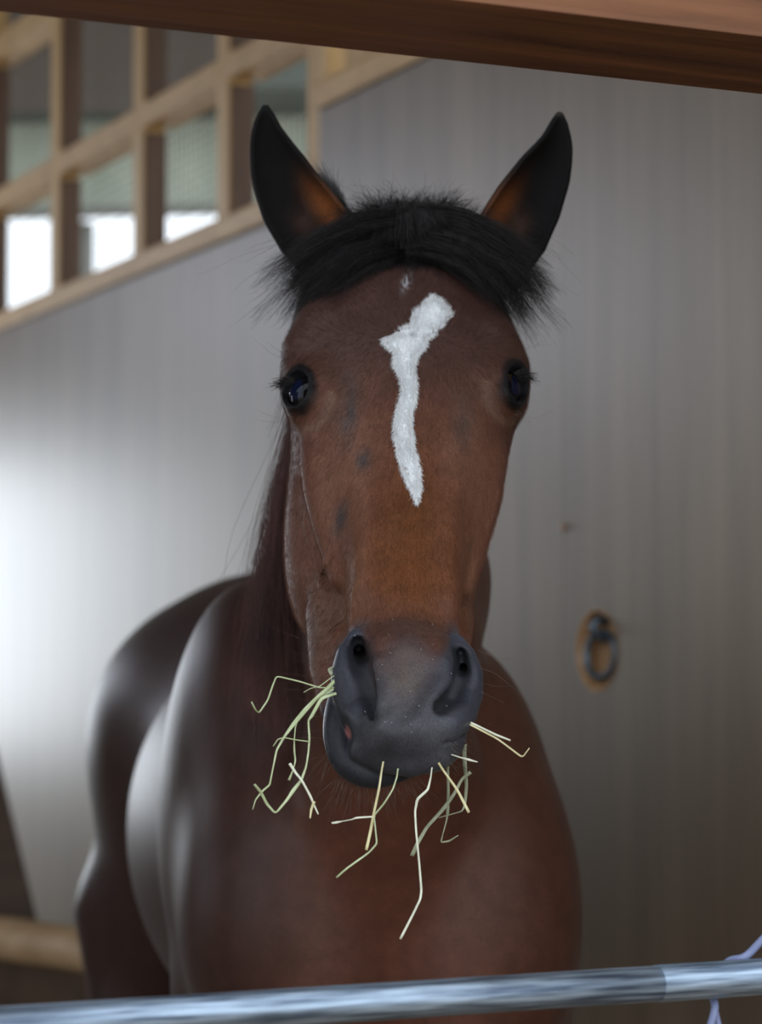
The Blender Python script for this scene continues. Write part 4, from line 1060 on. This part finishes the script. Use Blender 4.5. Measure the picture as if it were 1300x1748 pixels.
# ------------------------------------------------------------------ hay in the mouth
def hay_mat(name, c0, c1):
    m = hair_mat(name, c0, c1, .5, .4, 90); return m
M_hay = hay_mat('green_hay', (.36, .42, .22), (.52, .58, .36))
M_hay_y = hay_mat('yellow_hay', (.55, .50, .26), (.68, .63, .38))
M_hay_p = hay_mat('pale_hay', (.60, .62, .48), (.75, .76, .62))
M_hay_d = hay_mat('dull_hay', (.22, .24, .15), (.34, .36, .24))
def hay(label, pts, widths, Y, mat, name='hay_stalk', dY=None):
    """a dry blade: flattened tube that widens and narrows along its length"""
    n = len(pts); w = np.interp(np.linspace(0, 1, n), np.linspace(0, 1, len(widths)), widths)
    Ys = np.interp(np.linspace(0, 1, n), [0, 1], [Y, Y if dY is None else dY])
    P3 = [P(x, y, yy + (0.002 * math.sin(i * 2.1))) for i, ((x, y), yy) in enumerate(zip(pts, Ys))]
    fine = []; fw = []
    for i in range(n - 1):
        for k_ in range(5):
            f = k_ / 5; fine.append(P3[i].lerp(P3[i + 1], f)); fw.append(w[i] * (1 - f) + w[i + 1] * f)
    fine.append(P3[-1]); fw.append(w[-1])
    for _ in range(1):
        fine = [fine[0]] + [(fine[i - 1] + fine[i] * 2 + fine[i + 1]) / 4 for i in range(1, len(fine) - 1)] + [fine[-1]]
    V = []; F = []; sg = 8
    for i, p in enumerate(fine):
        t = (fine[min(i + 1, len(fine) - 1)] - fine[max(i - 1, 0)]).normalized()
        side = t.cross(Vector((0, 1, 0))).normalized(); up = t.cross(side)
        tw = 0.35 * math.sin(i * .23 + len(label)); s2 = side * math.cos(tw) + up * math.sin(tw); u2 = up * math.cos(tw) - side * math.sin(tw)
        a = fw[i] / 2 / FPX * p[1]; bth = min(a * .35, .00035) + .00008
        for k_ in range(sg):
            an = 2 * math.pi * k_ / sg; V.append(p + s2 * (a * math.cos(an)) + u2 * (bth * math.sin(an)))
    for i in range(len(fine) - 1):
        for k_ in range(sg): F.append((i * sg + k_, i * sg + (k_ + 1) % sg, (i + 1) * sg + (k_ + 1) % sg, (i + 1) * sg + k_))
    F.append(tuple(range(sg - 1, -1, -1))); F.append(tuple((len(fine) - 1) * sg + k_ for k_ in range(sg)))
    o = mesh_obj(name, V, F, mat)
    prop(o, label, 'hay', "hay stalks hanging from the horse's mouth"); return o
hay('thin bent hay stalk reaching furthest left, hooked down at its tip', [(590, 1176), (572, 1174), (545, 1174), (510, 1163), (472, 1154), (466, 1168), (457, 1195), (442, 1217), (436, 1212), (429, 1198)], [2.5, 2.6, 3, 2.6], 2.105, M_hay, dY=2.05)
hay('widest hay blade on the left, curving down to a fine point', [(588, 1150), (573, 1160), (556, 1178), (540, 1192), (520, 1213), (500, 1237), (486, 1256), (472, 1280), (468, 1300), (463, 1325), (460, 1340), (448, 1350), (436, 1365), (431, 1382)],
    [4, 6, 7, 7, 8.5, 7.5, 4.5, 3.5, 3, 2.6, 3.4, 3.4, 2.4, 1.2], 2.105, M_hay, dY=2.04)
hay('long hay blade left of the mouth that turns up again at its end', [(590, 1182), (572, 1184), (548, 1192), (532, 1222), (526, 1230), (528, 1260), (526, 1285), (522, 1310), (514, 1332), (500, 1350), (490, 1365), (470, 1389), (455, 1372), (445, 1352), (434, 1339)],
    [4, 5, 6, 6, 3.5, 3.4, 3.2, 3.4, 5, 7, 5, 3, 5, 5, 4], 2.10, M_hay, dY=2.03)
hay('thin hay stem hanging from the widest left blade', [(507, 1232), (504, 1242), (502, 1262), (502, 1282), (504, 1298), (501, 1312), (493, 1332)], [2, 2, 2, 3.4, 3, 2, 5], 2.075, M_hay)
hay('short straight hay stalk crossing the long left blade', [(494, 1303), (505, 1320), (515, 1332), (530, 1360), (536, 1375), (543, 1390)], [5, 4.4, 4, 4.2, 3.4, 2.4], 2.055, M_hay_p)
hay('tiny hay leaf at the foot of the short crossing stalk', [(536, 1368), (531, 1382), (529, 1397)], [5, 4.4, 2.4], 2.055, M_hay_y)
hay('fine curved hay thread lying across the left stalks', [(528, 1266), (505, 1263), (485, 1259), (474, 1262), (466, 1274)], [2, 2, 2.2, 2.2, 1.6], 2.07, M_hay)
hay('fine hay thread just under the left nostril', [(580, 1148), (566, 1156), (545, 1172), (530, 1175), (518, 1182)], [1.8, 1.6, 1.4], 2.10, M_hay)
hay('crumpled green hay leaf at the left corner of the mouth', [(585, 1150), (573, 1154), (566, 1150), (561, 1143), (568, 1139), (575, 1142)], [7, 9, 8, 6, 4, 2], 2.105, M_hay_d)
hay('broad short hay blade beside the left corner of the mouth', [(590, 1165), (572, 1172), (556, 1184), (545, 1192)], [6, 8, 6, 3], 2.100, M_hay)
hay('straight pale hay stalk sticking out right of the mouth, upper of two', [(790, 1228), (808, 1236), (845, 1254), (871, 1264)], [4, 4, 4, 3], 2.08, M_hay_p)
hay('longer hay stalk right of the mouth with a hooked tip, lower of two', [(792, 1232), (812, 1242), (850, 1262), (888, 1291), (893, 1291), (903, 1277)], [3.4, 3.4, 3, 3.4, 2.4, 1.6], 2.08, M_hay_y)
hay('tiny bright hay chip at the lower right of the lip', [(770, 1288), (785, 1293), (800, 1297), (815, 1301)], [2, 2.4, 4.4, 1.6], 2.07, M_hay_p)
hay('yellow hay stalk hanging straight down from the lower lip', [(654, 1300), (651, 1316), (647, 1345), (637, 1392), (632, 1420), (625, 1451)], [3, 3.4, 4, 4.4, 5.4, 5], 2.055, M_hay_y)
hay('thin green hay stem under the lip with a long bend to the left', [(679, 1312), (677, 1327), (670, 1348), (655, 1372), (638, 1392), (641, 1420), (643, 1440), (630, 1455), (592, 1482), (574, 1498)], [2.6, 2.6, 3, 3, 2.6, 3, 3.2, 3.6, 3.2], 2.062, M_hay)
hay('short hay piece lying level across the hanging yellow stalk', [(638, 1394), (608, 1396), (600, 1399), (584, 1402), (574, 1404), (566, 1405)], [3, 3.6, 2, 1.6, 4.4, 3], 2.055, M_hay_p)
hay('longest hay stalk, hanging below the chin to the lowest point', [(737, 1310), (735, 1327), (730, 1348), (712, 1364), (708, 1385), (710, 1420), (715, 1470), (719, 1520), (717, 1535), (705, 1560), (683, 1603)], [2.4, 2.8, 4.2, 5, 3.4, 3.4, 3.6, 4, 4, 4, 4.4], 2.058, M_hay_p)
hay('yellow hay stalk slanting down to the right below the lip', [(748, 1302), (756, 1315), (780, 1348), (800, 1387)], [4, 4, 4.4, 5], 2.065, M_hay_y)
hay('dull ribbon of hay furthest right under the mouth', [(794, 1270), (792, 1285), (793, 1305), (796, 1340), (793, 1375), (788, 1385), (770, 1390), (748, 1396)], [6, 8, 7, 6, 5, 3, 2.4, 2], 2.16, M_hay_d)
hay('dull hay blade slanting down to the left below the lip', [(803, 1318), (788, 1330), (775, 1355), (757, 1380), (728, 1412), (712, 1440), (703, 1461)], [7, 6, 6, 7, 6, 7, 8], 2.15, M_hay_d)
hay('dull hay strip hanging between the two dull blades', [(764, 1300), (764, 1320), (765, 1350), (764, 1385), (762, 1400), (756, 1422), (752, 1438), (766, 1436), (782, 1426)], [4, 5, 5, 5.4, 3, 2, 3, 4, 2], 2.17, M_hay_d)
